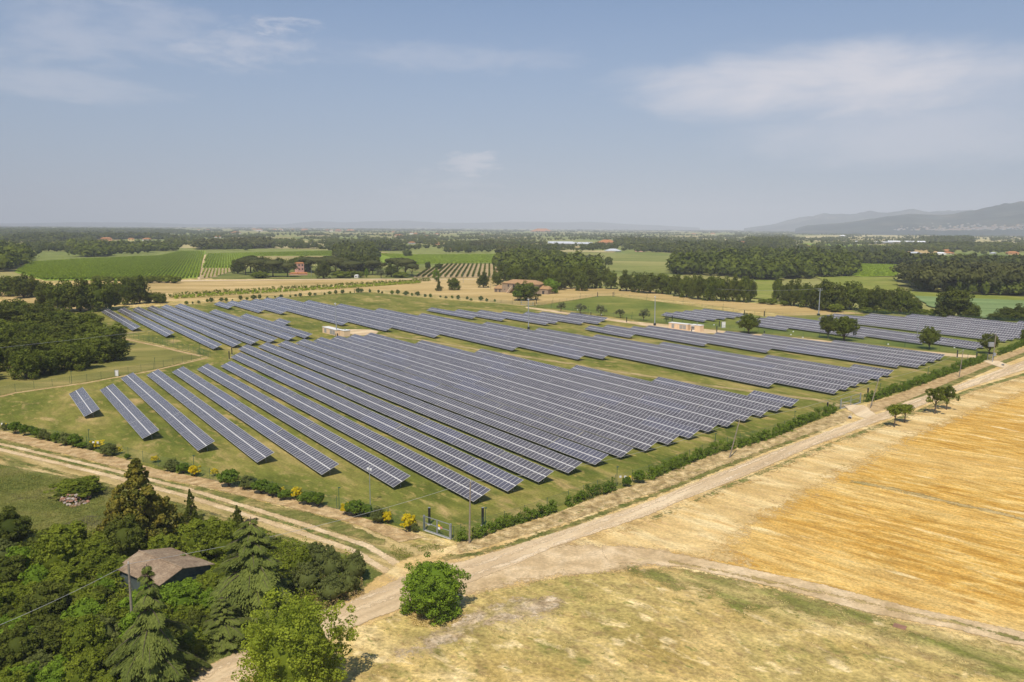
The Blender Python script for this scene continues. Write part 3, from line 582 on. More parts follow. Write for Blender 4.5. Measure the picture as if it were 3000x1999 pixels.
def post_mesh():
    b = MB(); s = SLP * .62; y = s * ct_; z = ZLOW + s * st_ - .1
    b.box(-.05, .05, y - .05, y + .05, -.3, z); b.tube((0, y, z * .45), (0, y - .95, ZLOW + (s - 1.05) * st_ - .07), .035, .035, 5)
    p0, p1 = SP(0, .35, -.09), SP(0, SLP - .35, -.09)
    b.tube(p0, p1, .04, .04, 5); return b.mesh('support_post', M_STEEL)
POST = post_mesh()
RA = [((221,1144.3),(270.7,1209.4)),((311.5,1132.9),(442,1273)),((371,1099.7),(605.6,1306.3)),((446.3,1090.4),(778.6,1340.3)),((519.4,1081.9),(969,1375)),((592.9,1073.4),(1177.7,1411.3)),((658.8,1064.9),(1415.8,1452.3)),((686,1039.3),(1517.2,1421.5)),((707.3,1016.3),(1605.6,1396)),((764.7,1009.9),(1691.5,1369.6)),((820,1004.6),(1770,1346)),((874,999.3),(1843.6,1325)),((926.2,994),(1913.8,1306)),((977.2,989.7),(1976.5,1288.3)),((1025,985),(2039.2,1270.3)),((1074.2,980.3),(2093.4,1253.3)),((1223.2,1002.7),(2147.6,1238)),((1396.4,1028.6),(2197.5,1221.8)),((1675.4,1077.6),(2245.3,1208.6)),((1915.5,1112.6),(2290,1194.8)),((2195.4,1153.8),(2331.4,1181.6))]
RB = [((303.4,908.7),(402.6,962.4)),((350.1,905.5),(502,980.5)),((392.6,902.9),(642.3,1016)),((434.1,899.3),(699.7,1009.2)),((474.4,897),(752.8,1002.8)),((515.9,893.8),(806.1,996.8)),((617.9,911),(859.3,990.4)),((708.2,923.6),(908.1,984.6)),((809.3,937.6),(842.3,947.8))]
RC = [((632.9,887.8),(677.6,900.4)),((670.1,884.6),(766.8,911.6)),((705.2,881.9),(833.8,915.5)),((739.2,879.1),(1014.4,947.8)),((773.2,875.9),(1142.4,964.1)),((807.2,873.4),(1284.8,982.8)),((893.3,883.4),(1514.3,1019.7)),((986.8,894),(1707.2,1045.8)),((1102.1,907.2),(1776.3,1044.7)),((1228.5,922.3),(2263.4,1125.5)),((1416.6,948.2),(2455.1,1144.5)),((1569.1,966),(2489.1,1133.2)),((1734.8,986.3),(2519.9,1122.6)),((1926,1008.6),(2555,1111.5)),((2235.8,1047.3),(2585.8,1102.8)),((2489.1,1075.4),(2613.4,1093.2))]
RD = [((1258.3,905),(1388.9,929.5)),((1335.8,910.4),(1475,935.4)),((1400.6,912.5),(1606.3,946.9)),((1471.8,916.3),(1628.6,943.8)),((1539.3,917.8),(1704,945.5)),((1583.9,917.2),(1755,944.8)),((1662.6,920.4),(1778.4,935.7))]
RE = [((1721,959),(1853.8,983.5)),((1772,956.5),(2070,1007.4)),((1848.5,960.8),(2252.8,1026.5)),((1893.1,958.6),(2635.8,1068.8)),((2092,979.3),(2697,1069.4)),((2120,975.5),(2717.6,1060.9)),((2228.4,984),(2743,1053.5)),((2436,1002.5),(2762.2,1046))]
UA = -0.9641520
u_ = np.array([math.cos(UA), math.sin(UA)]); n_ = np.array([-math.sin(UA), math.cos(UA)])
ZS = ZLOW + SLP / 2 * st_
def uv(p): return G(p[0], p[1], ZS) @ u_, G(p[0], p[1], ZS) @ n_
def blk(R_, flat):
    out = []
    for s, e in R_:
        us, vs = uv(s); ue, ve = uv(e)
        if flat: vs = ve = (vs + ve) / 2
        out.append((us, vs, ue, ve))
    return out
blocks = [('front', blk(RA, True)), ('upper left', blk(RB, True)), ('middle', blk(RC, True)), ('short middle', blk(RD, True)), ('back centre', blk(RE, False)),
          ('small back', [(-269.2 - .7 * i, 274.6 + 7.4 * i, -240.2 - .6 * i, 271.8 + 7.4 * i) for i in range(5)]),
          ('far right', [(-229.8 - .7 * i, 280.5 + 7.3 * i, ue, ve) for i, (ue, ve) in enumerate([(-201.4, 277.4), (-170.5, 282.8), (-150.5, 287.3), (-133.0, 290.5), (-133.5, 296.5)])]),
          ('farthest', [(us, vs, -136.6 - .6 * i, 320 + 7.4 * i) for i, (us, vs) in enumerate([(-218.7, 324), (-221, 332), (-223, 340), (-211.5, 348), (-214, 355.5), (-200, 363), (-202, 370.5), (-188.5, 378), (-160.7, 384)])])]
BLK_TXT = {'front': 'in the large front block by the road', 'upper left': 'in the upper left block', 'middle': 'in the long middle block',
           'short middle': 'in the short block by the olives', 'back centre': 'in the block before the right cabins', 'small back': 'in the small block behind the right cabins',
           'far right': 'in the block behind the lone lawn trees', 'farthest': 'in the farthest right block'}
for bn, rows in blocks:
    for i, (us, vs, ue, ve) in enumerate(rows):
        P = u_ * us + n_ * vs; Q = u_ * ue + n_ * ve; d = Q - P; ln = np.linalg.norm(d); rz = math.atan2(d[1], d[0])
        ns = max(1, int(round(ln / 14.1))); pitch = ln / ns
        nx = np.array([-math.sin(rz), math.cos(rz)]); B0 = P - nx * SLP / 2 * ct_
        root = empty('solar_panel_row', (B0[0], B0[1], 0), rz)
        tag(root, f'{ordn(i)} solar panel row from the left {BLK_TXT[bn]}', 'solar panels', f'solar panel rows in the {bn} block')
        for k in range(ns):
            ob = link('panel_table', SEC, root, (k * pitch, 0, random.uniform(-.02, .02)), 0, ((pitch - .09) / 14.0, 1, 1)); ob.rotation_euler = (random.gauss(0, .006), random.gauss(0, .0012), 0)
            for q in (.09, .5, .91) if ns - k < 4 or k < 2 else (.5,):
                link('support_post', POST, root, (k * pitch + q * pitch, 0, 0), 0)

exec_later = []
# ------------------------------------------------------------------ electrical cabins
M_CAB = plain('cabin_render', (.80, .58, .37), .85, .06, 1.2)
M_CABR = plain('cabin_roof', (.78, .76, .72), .8, .06, 1.5)
M_VENT = NT('louvre_grey'); _x = M_VENT.new('ShaderNodeSeparateXYZ'); M_VENT.l.new(M_VENT.co, _x.inputs[0])
_f = M_VENT.math('LESS_THAN', M_VENT.math('FRACT', M_VENT.math('MULTIPLY', _x.outputs[2], 7)), .4)
M_VENT.base(M_VENT.mix(_f, (.42, .40, .37), (.24, .23, .22))); M_VENT = M_VENT.m
M_WHITE = plain('white_paint', (.78, .78, .76), .6, .05)
M_DARK = plain('dark_metal', (.025, .025, .028), .5, .1)
M_GREY = plain('grey_metal', (.33, .35, .37), .5, .1, 2, .3)
M_CONC = plain('concrete', (.50, .47, .42), .9, .15, 4)
def cabin(x0, y0, x1, y1, ytop, depth_m, louvres, label, canopy=False):
    a = G(x0, y0); b = G(x1, y1); d = b - a; L_ = float(np.linalg.norm(d)); rz = math.atan2(d[1], d[0]); h = height_at(a, ytop)
    r = empty('electrical_cabin', (a[0], a[1], 0), rz); tag(r, label, 'cabin', 'electrical cabins')
    MB().box(0, L_, 0, depth_m, 0, h - .12).build('wall', M_CAB, r)
    MB().box(-.12, L_ + .12, -.12, depth_m + .12, h - .12, h + .06).build('roof', M_CABR, r)
    for q0, q1 in louvres:
        MB().box(L_ * q0, L_ * q1, -.03, .0, h * .14, h * .82).build('louvre_door', M_VENT, r)
    return r, L_, h
r, L1, h1 = cabin(945, 975.3, 984.5, 985.2, 957.8, 2.5, [(.14, .30), (.56, .73), (.75, .92)], 'long beige electrical cabin with louvred doors behind the grey mast on the left')
r, L1, h1 = cabin(996, 984.6, 1008.5, 987.3, 966.8, 2.6, [], 'small square beige cabin with roof vent right of the grey mast')
b = MB(); b.tube((L1 * .5, 1.3, h1), (L1 * .5, 1.3, h1 + .35), .3, .3, 10); b.tube((L1 * .5, 1.3, h1 + .35), (L1 * .5, 1.3, h1 + .6), .08, .08, 6); b.build('roof_vent', M_GREY, r)
b = MB(); b.box(-1.3, -.02, .1, 1.3, h1 * .75, h1 * .82); b.build('door_canopy', M_WHITE, r); MB().box(-1.2, -.02, .2, 1.2, .2, .35).build('step', M_WHITE, r)
r, L1, h1 = cabin(1958.7, 962.8, 2013.8, 969.0, 945.2, 2.6, [(.16, .30), (.58, .74), (.76, .92)], 'long beige electrical cabin with louvred doors behind the right-hand solar rows')
r, L1, h1 = cabin(2022, 969.5, 2051, 972.8, 951.2, 2.6, [], 'small beige cabin with white canopy beside the long right cabin')
b = MB(); b.box(L1 * .12, L1 * .45, -.6, -.02, h1 * .78, h1 * .86); b.build('door_canopy', M_WHITE, r)
MB().box(L1 * .12, L1 * .42, -.03, .0, h1 * .2, h1 * .76).build('door', M_VENT, r); MB().box(L1 * .1, L1 * .45, -.6, -.03, .1, .3).build('step', M_WHITE, r)
b = MB(); b.tube((L1 * .5, 1.3, h1), (L1 * .5, 1.3, h1 + .3), .3, .3, 10); b.tube((L1 * .5, 1.3, h1 + .3), (L1 * .5, 1.3, h1 + 1.4), .05, .05, 6); b.build('roof_vent', M_GREY, r)

# ------------------------------------------------------------------ poles and masts
M_WOOD = plain('weathered_pole', (.26, .22, .17), .85, .2, 5)
M_MAST = plain('grey_mast_paint', (.36, .38, .41), .5, .08, 2, .2)
M_INS = plain('insulator', (.55, .55, .52), .4, .05)
def pole(xb, yb, xt, yt, r0, label, name='utility_pole', cat='pole', mat=None, arms=False, base=False, lamp=False, group=None):
    p = G(xb, yb); h = height_at(p, yt)
    # lean: find top lateral shift from xt
    v = np.array([p[0], p[1], h - CAMH]); dep = np.dot(v, CF); want = (xt - 1500) / FPX * dep; got = np.dot(v, CR); sh = want - got
    top = Vector((CR[0] * sh, CR[1] * sh, h))
    r = empty(name, (p[0], p[1], 0)); tag(r, label, cat, group)
    MB().tube((0, 0, -.3), top, r0, r0 * .62, 12).build('shaft', mat or M_WOOD, r)
    if base: MB().box(-r0 * 2.2, r0 * 2.2, -r0 * 2.2, r0 * 2.2, -.1, 1.0).build('base_collar', M_DARK, r)
    b = MB(); b.tube(top, top + Vector((0, 0, .25)), .06, .05, 8); b.build('insulator' if not lamp else 'lamp_bracket', M_INS, r)
    if lamp:
        b = MB(); b.box(top.x - .35, top.x - .05, -.12, .12, h - .35, h - .1); b.box(top.x + .05, top.x + .35, -.12, .12, h - .5, h - .22); b.build('floodlight', M_WHITE, r)
    if arms:
        for dz in (-.2, -.9):
            MB().box(top.x - 1.1, top.x + 1.1, top.y - .06, top.y + .06, h + dz - .06, h + dz + .06).build('crossarm', M_GREY, r)
            for q in (-1, 0, 1): MB().tube((top.x + q, top.y, h + dz + .06), (top.x + q, top.y, h + dz + .35), .06, .04, 6).build('insulator', M_INS, r)
    return r, Vector((p[0], p[1], 0)) + top
T = {}
_, T['a'] = pole(391, 1875, 376, 1652, .16, 'tall weathered pole in front of the shed roof among the cedars', group='wire poles')
_, T['b'] = pole(1375, 1593, 1378, 1411, .13, 'slim wooden pole beside the front gate hedge', group='wire poles')
_, T['c'] = pole(2136, 1342, 2167, 1230, .13, 'leaning wooden pole in the hedge at the lower right panel ends', group='wire poles')
_, T['d'] = pole(2548, 1197, 2574, 1113, .14, 'leaning wooden pole just right of the second gate', group='wire poles')
_, T['e'] = pole(2809.6, 1106, 2822, 1026, .14, 'leaning wooden pole by the hedge past the roadside trees', group='wire poles')
r, T['f'] = pole(2909, 1057, 2918, 977, .2, 'thick pole with transformer box at the third gate')
MB().box(-.35, .45, -.6, -.2, 1.6, 2.6).build('meter_box', M_GREY, r); MB().box(-1.9, -.3, -.35, .35, 4.6, 6.0).build('transformer', M_GREY, r)
_, T['m1'] = pole(986.8, 984.5, 981.9, 888, .22, 'tall grey mast in front of the left beige cabin', 'lighting_mast', 'mast', M_MAST, base=True, lamp=True, group='tall grey masts')
_, T['m2'] = pole(1548.6, 965, 1548, 876, .22, 'tall grey mast between the middle block and the short block', 'lighting_mast', 'mast', M_MAST, base=True, lamp=True, group='tall grey masts')
_, T['m3'] = pole(1918, 954, 1919.5, 868, .22, 'tall grey mast left of the right beige cabins', 'lighting_mast', 'mast', M_MAST, base=True, lamp=True, group='tall grey masts')
_, T['g'] = pole(2398, 925, 2403, 846, .26, 'tall grey power pole with crossarms before the tree belt', 'power_pole', 'pole', M_MAST, arms=True, base=True)
_, T['h'] = pole(2686, 992, 2693, 927, .12, 'thin grey pole standing left of the third lawn tree', mat=M_GREY)
pole(1085, 1481, 1082, 1369, .06, 'thin camera pole before the front row panels', 'camera_pole', 'pole', M_GREY, lamp=True)
pole(1438, 848, 1438, 805, .12, 'wooden pole left of the stone farmhouse', mat=M_WOOD)
for i, (xb, yb, yt, lb) in enumerate([(1357, 828, 800, 'far thin pole between the brown vineyard and the road'), (2210, 873, 822, 'thin pole in the yellow-green gap of the tree belt'), (2489, 806, 782, 'pale pole at the edge of the bright green field'), (1140, 655 + 87, 730, 'small pole near the far farm sheds on the left'), (2981, 800, 772, 'far pole against the pine wood on the right'), (912, 812, 782, 'thin pole beside the pink tower house')]):
    pole(xb, yb, xb, yt, .12, lb, mat=M_GREY)
M_WIRE = plain('wire', (.42, .42, .41), .5, .05)
def wire(a, b, sag, label, r=.018):
    mb = MB(); n = 22; pts = []
    for i in range(n + 1):
        s = i / n; p = a.lerp(b, s); pts.append(Vector((p.x, p.y, p.z - sag * 4 * s * (1 - s))))
    for p, q in zip(pts[:-1], pts[1:]): mb.tube(p, q, r, r, 5)
    o = mb.build('overhead_wire', M_WIRE); tag(o, label, 'wire', 'overhead wires between poles')
d0 = ray(-120, 1880); k = (T['a'].z - 1 - CAMH) / d0[2]; A0 = Vector((k * d0[0], k * d0[1], T['a'].z - 1))
wire(A0, T['a'], .3, 'pale wire running off the left edge from the shed pole')
wire(T['a'], T['b'], .9, 'pale wire from the shed pole to the front gate pole')
wire(T['b'], T['c'], 1.6, 'pale wire crossing the front panel ends along the hedge')
wire(T['c'], T['d'], 1.3, 'pale wire over the second gate'); wire(T['d'], T['e'], 1.2, 'pale wire above the hedge past the second gate')
wire(T['e'], T['f'], .6, 'pale wire reaching the transformer pole')
d0 = ray(-150, 1034); pl = G(-150, 1110); k = np.linalg.norm(pl) / math.hypot(d0[0], d0[1])
wire(Vector((k * d0[0], k * d0[1], CAMH + k * d0[2])), T['m1'] + Vector((0, 0, -.5)), 1.0, 'thin wire passing in front of the left wood', .025)
d0 = G(1990, 868); wire(Vector((d0[0], d0[1], 7)), T['g'], 2.0, 'dark wire dropping left from the crossarm pole', .04)

# ------------------------------------------------------------------ barrier columns, markers
posts = [(1258, 1537.5, 1488, 'black square column behind the front gate'), (1414, 1541, 1488, 'black square column behind the hedge by the gate pole'), (2424, 1200, 1179, 'black column at the left of the second gate'),
         (2542, 1160, 1137, 'black column at the right of the second gate'), (2804, 1048, 1026, 'black column near the wire pole at the lawn corner'), (2861, 1051, 1034, 'black column by the third gate'),
         (671.8, 1053, 1029, 'nearer black column at the lawn corner between the blocks'), (679.7, 1040, 1018, 'farther black column at the lawn corner between the blocks'), (1567, 898, 883, 'nearer black column by the back gate'),
         (1571.6, 891, 875, 'farther black column by the back gate'), (1731, 925, 915, 'black column between the olive trees'), (1835.8, 945, 929, 'black column under the right olive trees'),
         (1969, 942, 924, 'black column left of the small back block'), (2026, 973, 964, 'black column in front of the right cabins'), (2099.8, 974, 955, 'black column just right of the right cabins'),
         (2107, 959, 941, 'black column beside the grey cabinet'), (2181, 919, 909, 'black column behind the small back block'), (2238.5, 928, 911, 'black column before the golden strip'),
         (2239, 978, 969, 'black column right of the first lawn tree'), (1038, 859, 847, 'far black column left in the back shrub line'), (1082, 858, 846, 'far black column right in the back shrub line'),
         (1750.6, 870, 856, 'black column at the paddock fence corner'), (1796, 870, 856, 'black column on the paddock fence right of the corner')]
for x, yb, yt, lb in posts:
    p = G(x, yb); h = height_at(p, yt); r = empty('barrier_column', (p[0], p[1], 0), UA); tag(r, lb, 'column', 'black barrier columns')
    MB().box(-.13, .13, -.13, .13, 0, h).build('housing', M_DARK, r); MB().box(-.14, .14, -.14, .14, h, h + .05).build('cap', M_GREY, r); MB().box(-.28, .28, -.28, .28, 0, .08).build('base_plate', M_CONC, r)
# cabinets
def cabinet(x, yb, yt, w_, label):
    p = G(x, yb); h = height_at(p, yt); r = empty('electric_cabinet', (p[0], p[1], 0), UA + 1.2); tag(r, label, 'cabinet')
    MB().box(-w_ / 2, w_ / 2, -.25, .25, .12, h - .05).build('housing', M_WHITE if w_ < 1 else M_GREY, r); MB().box(-w_ / 2 - .05, w_ / 2 + .05, -.3, .3, h - .05, h).build('lid', M_CONC, r)
    MB().box(-w_ / 2 - .05, w_ / 2 + .05, -.3, .3, 0, .12).build('plinth', M_CONC, r); MB().box(-w_ / 2 + .05, -.02, -.27, -.25, .2, h - .12).build('door', M_CABR, r); MB().box(.02, w_ / 2 - .05, -.27, -.25, .2, h - .12).build('door', M_CABR, r)
cabinet(342, 1102, 1085, .9, 'white cabinet on the lawn by the left fence')
cabinet(2119, 961, 943, 1.7, 'grey cabinet right of the right cabins')
for i, (x, y) in enumerate([(2269, 963), (2324, 973), (2352, 990), (2602, 1010), (2796, 1020), (2840, 1022), (1692, 909), (1548, 887), (1762, 923), (2092, 953), (2317, 982)]):
    p = G(x, y); b = MB(); b.tube((0, 0, 0), (0, 0, .35), .28, .2, 10); o = b.build('white_marker', M_WHITE, None, (p[0], p[1], 0)); tag(o, f'small white ground marker, {ordn(i)} listed along the inner paddock fence' if False else f'small white ground marker on the grass, {ordn(i)} of the scattered ones', 'marker', 'white ground markers')

# ------------------------------------------------------------------ fences and gates
M_FPOST = plain('green_fence_post', (.045, .10, .06), .5, .1)
t = NT('fence_netting'); t.base((.06, .16, .10)); tr = t.new('ShaderNodeBsdfTransparent'); mx = t.new('ShaderNodeMixShader'); mx.inputs[0].default_value = .13
t.l.new(tr.outputs[0], mx.inputs[1]); t.l.new(t.b.outputs[0], mx.inputs[2]); t.l.new(mx.outputs[0], t.out.inputs[0]); M_NET = t.m
FP = MB().tube((0, 0, 0), (0, 0, 2.05), .035, .035, 6).mesh('post', M_FPOST)
TP = MB().tube((0, 0, 0), (0, 0, 3.3), .05, .045, 6).box(-.1, .25, -.06, .06, 3.2, 3.34).mesh('sensor_pole', M_FPOST)
def fence(px, label, sp=5.0, tall=7, h=1.9):
    pts = [G(x, y) for x, y in px]; r = empty('mesh_fence', (pts[0][0], pts[0][1], 0)); tag(r, label, 'fence', 'green mesh fences')
    o0 = pts[0]; cum = 0; posn = []; net = MB()
    for a, b in zip(pts[:-1], pts[1:]):
        L_ = np.linalg.norm(b - a); k = max(1, int(round(L_ / sp)))
        for j in range(k): posn.append(a + (b - a) * j / k - o0)
        A_ = a - o0; B_ = b - o0; net.add([(A_[0], A_[1], .05), (B_[0], B_[1], .05), (B_[0], B_[1], h), (A_[0], A_[1], h)], [(0, 1, 2, 3)])
        for z in (.1, h): net.tube((A_[0], A_[1], z), (B_[0], B_[1], z), .012, .012, 4, 1)
    posn.append(pts[-1] - o0)
    net.build('netting', [M_NET, M_FPOST], r)
    for i, q in enumerate(posn): link('post', FP, r, (q[0], q[1], 0))
    if tall:
        for i in range(2, len(posn), tall): link('sensor_pole', TP, r, (posn[i][0] + .3, posn[i][1] + .3, 0))
fence([(-300, 1185), (0, 1259), (51, 1268), (255, 1310), (510, 1378), (671, 1421), (799, 1447), (935, 1480), (1040, 1506), (1138, 1527), (1242, 1556)], 'green mesh fence behind the row of bushes along the lower left lawn edge', 4.5)
fence([(1329, 1584), (1350, 1577), (1537, 1519), (1665, 1474), (1750, 1443), (1900, 1396), (2091, 1320), (2240, 1282), (2400, 1222), (2460, 1198)], 'green mesh fence behind the hedge from the front gate to the second gate', 4.5)
fence([(2530, 1179), (2637, 1140), (2786, 1085), (2861, 1060), (2890, 1052)], 'green mesh fence behind the hedge after the second gate', 5)
fence([(-200, 1190), (0, 1158), (45, 1148), (255, 1118), (450, 1082), (612, 1046)], 'green mesh fence along the upper left lawn edge past the white cabinet', 4.0, 6)
fence([(612, 1046), (552, 1029), (463, 1007), (340, 981), (250, 952)], 'green mesh fence climbing left beside the sandy path', 4.0, 5)
fence([(293, 914), (430, 905), (548, 895), (700, 884), (850, 872), (1000, 861), (1085, 857), (1212, 869), (1442, 886), (1525, 893)], 'green mesh fence behind the far left panels along the back shrubs', 8, 6)
fence([(1435, 889), (1500, 893), (1574, 898), (1722, 918), (1850, 936), (1999, 953), (2059, 960), (2400, 991), (2650, 1019), (2861, 1041)], 'green mesh fence along the brown strip through the middle of the site', 6, 5)
fence([(1574, 897), (1660, 884), (1752, 868), (1799, 868), (2000, 893), (2182, 919), (2240, 928), (2400, 931), (2540, 920), (3050, 950)], 'green mesh fence around the back paddock', 8, 4)
def gate(x0, y0, x1, y1, h, label, leaf=2):
    a = G(x0, y0); b = G(x1, y1); d = b - a; L_ = float(np.linalg.norm(d)); rz = math.atan2(d[1], d[0]); r = empty('metal_gate', (a[0], a[1], 0), rz); tag(r, label, 'gate', 'galvanised mesh gates')
    for x in (0, L_): MB().box(x - .1, x + .1, -.1, .1, 0, h + .12).build('gate_post', M_GREY, r)
    n = leaf
    for i in range(n):
        x0_ = .14 + i * (L_ - .28) / n; x1_ = .14 + (i + 1) * (L_ - .28) / n - .04; b_ = MB()
        for z in (.12, h * .55, h): b_.box(x0_, x1_, -.03, .03, z - .04, z + .04)
        for x in (x0_ + .04, x1_ - .04): b_.box(x - .04, x + .04, -.034, .034, .12, h)
        b_.add([(x0_, 0, .12), (x1_, 0, .12), (x1_, 0, h), (x0_, 0, h)], [(0, 1, 2, 3)], 1)
        b_.build('gate_leaf', [M_GREY, M_NET], r)
    MB().box(-.1, L_ + .1, -.2, .25, 0, .05).build('sill', M_CONC, r)
    return r, L_
M_YEL = plain('yellow_sign', (.75, .55, .02), .5, .05); M_RED = plain('red_sign', (.65, .25, .2), .5, .05)
r, L1 = gate(1242.5, 1553.5, 1320.5, 1580, 2.05, 'grey two-leaf mesh gate with small signs at the front corner of the site')
for (x, z, m) in ((.58, 1.25, M_YEL), (.66, 1.05, M_RED), (.58, .85, M_WHITE)):
    MB().box(L1 * x - .2, L1 * x + .2, -.06, -.035, z, z + .3).build('sign_plate', m, r)
gate(2463, 1198, 2520, 1180, 2.3, 'grey mesh gate at the end of the service track')
gate(2893, 1054, 2907, 1062, 2.0, 'far grey gate beside the thick transformer pole')
gate(1527, 893, 1562, 897, 2.2, 'grey mesh gate by the stone farmhouse lane')
def signs(x, y, label):
    p = G(x, y); r = empty('sign_set', (p[0], p[1], 0), UA + 1.0); tag(r, label, 'sign', 'small signs on the mesh fence')
    for i, m in enumerate((M_WHITE, M_WHITE, M_YEL)): MB().box(i * .8 - .8, i * .8 - .45, -.02, .02, 1.3 - .1 * (i == 1), 1.6).build('sign_plate', m, r)
signs(285, 1318, 'three small signs on the fence above the yellow-green bush'); signs(724, 1432, 'three small signs on the fence right of the round green bush'); signs(1828, 1422, 'three small signs on the fence behind the roadside hedge'); signs(5, 1262, 'three small signs on the fence at the left picture edge')

# ------------------------------------------------------------------ hedges and boundary bushes
def hedge_mesh(name, px, hgt, wid, per_m, leaf, mat, gaps=(), seed=1, core=True, jit=.25):
    r = np.random.default_rng(seed); pts = np.array([G(x, y) for x, y in px]); seg = np.linalg.norm(np.diff(pts, axis=0), axis=1); tot_ = seg.sum(); cum = np.concatenate([[0], np.cumsum(seg)])
    sp_ = .78 * wid; n = max(2, int(tot_ / sp_)); C = []; R_ = []; TP_ = []
    for i in range(n):
        s = (i + r.uniform(.3, .7)) / n * tot_; j = min(len(seg) - 1, int(np.searchsorted(cum, s) - 1)); j = max(j, 0); f = (s - cum[j]) / seg[j]; p = pts[j] * (1 - f) + pts[j + 1] * f
        hh = hgt * r.uniform(.72, 1.18); q = s / tot_; tp_ = r.uniform(0, 1); p = p + r.normal(0, wid * .08, 2); w_ = wid * r.uniform(.8, 1.15)
        if any(a < q < b for a, b in gaps): hh *= .35
        for k in range(11):
            a_ = r.uniform(0, 6.28); zz = r.uniform(.08, .92); rd = w_ * .36 * math.sqrt(max(.05, 1 - max(0, zz - .35) ** 2 * 2.0)) * r.uniform(.5, 1)
            C.append((p[0] + math.cos(a_) * rd, p[1] + math.sin(a_) * rd, hh * zz)); R_.append(w_ * r.uniform(.16, .27)); TP_.append(tp_)
    C = np.array(C); R_ = np.array(R_); V, F_, T_ = clumps(C, R_, per_m, leaf, r, 1.0, .6); V[:, 2] = np.maximum(V[:, 2], .01); T_ = np.clip(.6 * T_ + .4 * np.repeat(np.array(TP_), per_m), 0, 1)
    o0 = pts[0]; V = V - np.array([o0[0], o0[1], 0]); me = np_mesh(name, V, F_, mat, None, T_)
    return me, o0
def hedge(px, label, hgt=1.8, wid=1.5, per=26, leaf=.2, gaps=(), seed=1):
    me, o0 = hedge_mesh('hedge', px, hgt, wid, per, leaf, LF['hedge'], gaps, seed); o = link('hedge', me, None, (o0[0], o0[1], 0)); tag(o, label, 'hedge', 'clipped hedges along the road side')
hedge([(1352, 1590), (1375, 1584), (1452, 1556), (1537, 1528), (1632, 1499)], 'dense green hedge beginning behind the front gate pole', 2.0, 1.7, 60, .2, seed=2)
hedge([(1664, 1483), (1750, 1452), (1800, 1437)], 'short green hedge after the gap with the wire fence', 2.0, 1.7, 56, .2, seed=3)
for i, (x, yb, yt, wd, lb) in enumerate([(1836, 1427, 1395, 30, 'single round hedge bush, left of the pair before the long hedge'), (1872, 1416, 1376, 40, 'single round hedge bush, right of the pair before the long hedge')]):
    put('hbush%d' % (i % 2), 'bush', x, yb, yt, wd, lb, 'bush', 'single bushes in the road hedge')
hedge([(1896, 1408), (2000, 1366), (2091, 1330), (2240, 1291), (2400, 1226)], 'long green hedge between the leaning pole and the second gate', 2.2, 1.9, 52, .22, seed=4)
hedge([(2410, 1222), (2450, 1209)], 'dense hedge piece at the left post of the second gate', 2.0, 1.7, 56, .22, seed=5)
hedge([(2536, 1180), (2637, 1148), (2786, 1093), (2885, 1056)], 'long green hedge between the second gate and the transformer pole', 2.3, 2.1, 46, .26, seed=6)
hedge([(2926, 1042), (2960, 1028), (3000, 1012), (3080, 980)], 'hedge past the transformer pole at the right edge', 2.2, 2.0, 22, .28, seed=7)
BL = [(44.6,1271,1235,32,0),(72,1277,1243,24,0),(91,1275,1247,22,0),(108,1284,1252,24,0),(127,1288,1258,28,1),(142,1292,1267,20,1),(163.6,1299,1267,24,0),(193,1305,1267,36,2),(221,1311,1271,36,0),(240,1313,1296,30,0),(265,1319,1300,20,2),(285,1313,1291,38,3),(316.6,1337,1299,42,2),(348,1330,1309,20,3),(374,1347,1330,16,0),(455,1355,1336,22,3),(503.6,1381,1345,44,2),(537.6,1388,1356,36,0),(571.5,1396,1364,32,3),(627.7,1396,1374,22,3),(671.5,1426,1375,54,0),(729,1433,1392,46,2),(765,1446,1405,46,0),(799,1456,1414,40,0),(824.5,1445,1427,18,3),(835,1465,1435,38,0),(869,1464,1428,32,3),(901,1477,1441,46,0),(931,1486,1441,40,0),(1014,1509,1473,28,3),(1040,1513,1465,50,0),(1076,1513,1477,34,0),(1108,1533,1486,42,2),(1136,1535,1499,26,3),(1197.5,1557,1507,42,3),(1216,1560,1532,22,2),(15,1262,1240,20,1)]
kinds = {0: ('hbush', 'green'), 1: ('gbush', 'brownish green'), 2: ('gbush', 'dull grey-green'), 3: ('broom', 'yellow flowering')}
for i, (x, yb, yt, wd, k) in enumerate(sorted(BL)):
    key = {0: 'hbush%d' % (i % 2), 1: 'gbush%d' % (i % 3), 2: 'gbush%d' % (i % 3), 3: 'broom0'}[k]
    put(key, 'bush', x, yb, yt - 1, wd * 1.2, f'{kinds[k][1]} bush, {ordn(i)} from the left along the lower left fence', 'bush', 'bushes along the lower left fence')
bk = []
for i in range(46):
    s = i / 45; X = 545 + s * 900; line = np.interp(X, [545, 700, 1000, 1085, 1212, 1442], [891, 880, 860, 856, 867, 884]); bk.append((X + random.uniform(-6, 6), line + random.uniform(-1, 1.5)))
for i, (x, y) in enumerate(bk):
    h = random.uniform(6, 15); put('gbush%d' % (i % 3) if i % 3 else 'bush0', 'shrub', x, y, y - h, h * random.uniform(.8, 1.5), f'small dark shrub, {ordn(i)} from the left along the back fence', 'shrub', 'shrubs along the back fence')
me, o0 = hedge_mesh('young_tree_row', zr([(1170, 640), (1500, 615), (1900, 592), (2353, 566), (2600, 552), (2965, 526)]), 2.6, 3.0, 10, .6, LF['bush'], seed=8)
tag(link('young_tree_row', me, None, (o0[0], o0[1], 0)), 'long band of young green plants across the golden field', 'crop', kind='stuff')
me, o0 = hedge_mesh('young_tree_row', zr([(1190, 650), (1500, 628), (1900, 604), (2353, 578), (2600, 562), (2900, 540)]), 2.0, 3.0, 10, .6, LF['vine'], seed=9)
tag(link('young_tree_row', me, None, (o0[0], o0[1], 0)), 'lighter band of young plants in front of the green band', 'crop', kind='stuff')

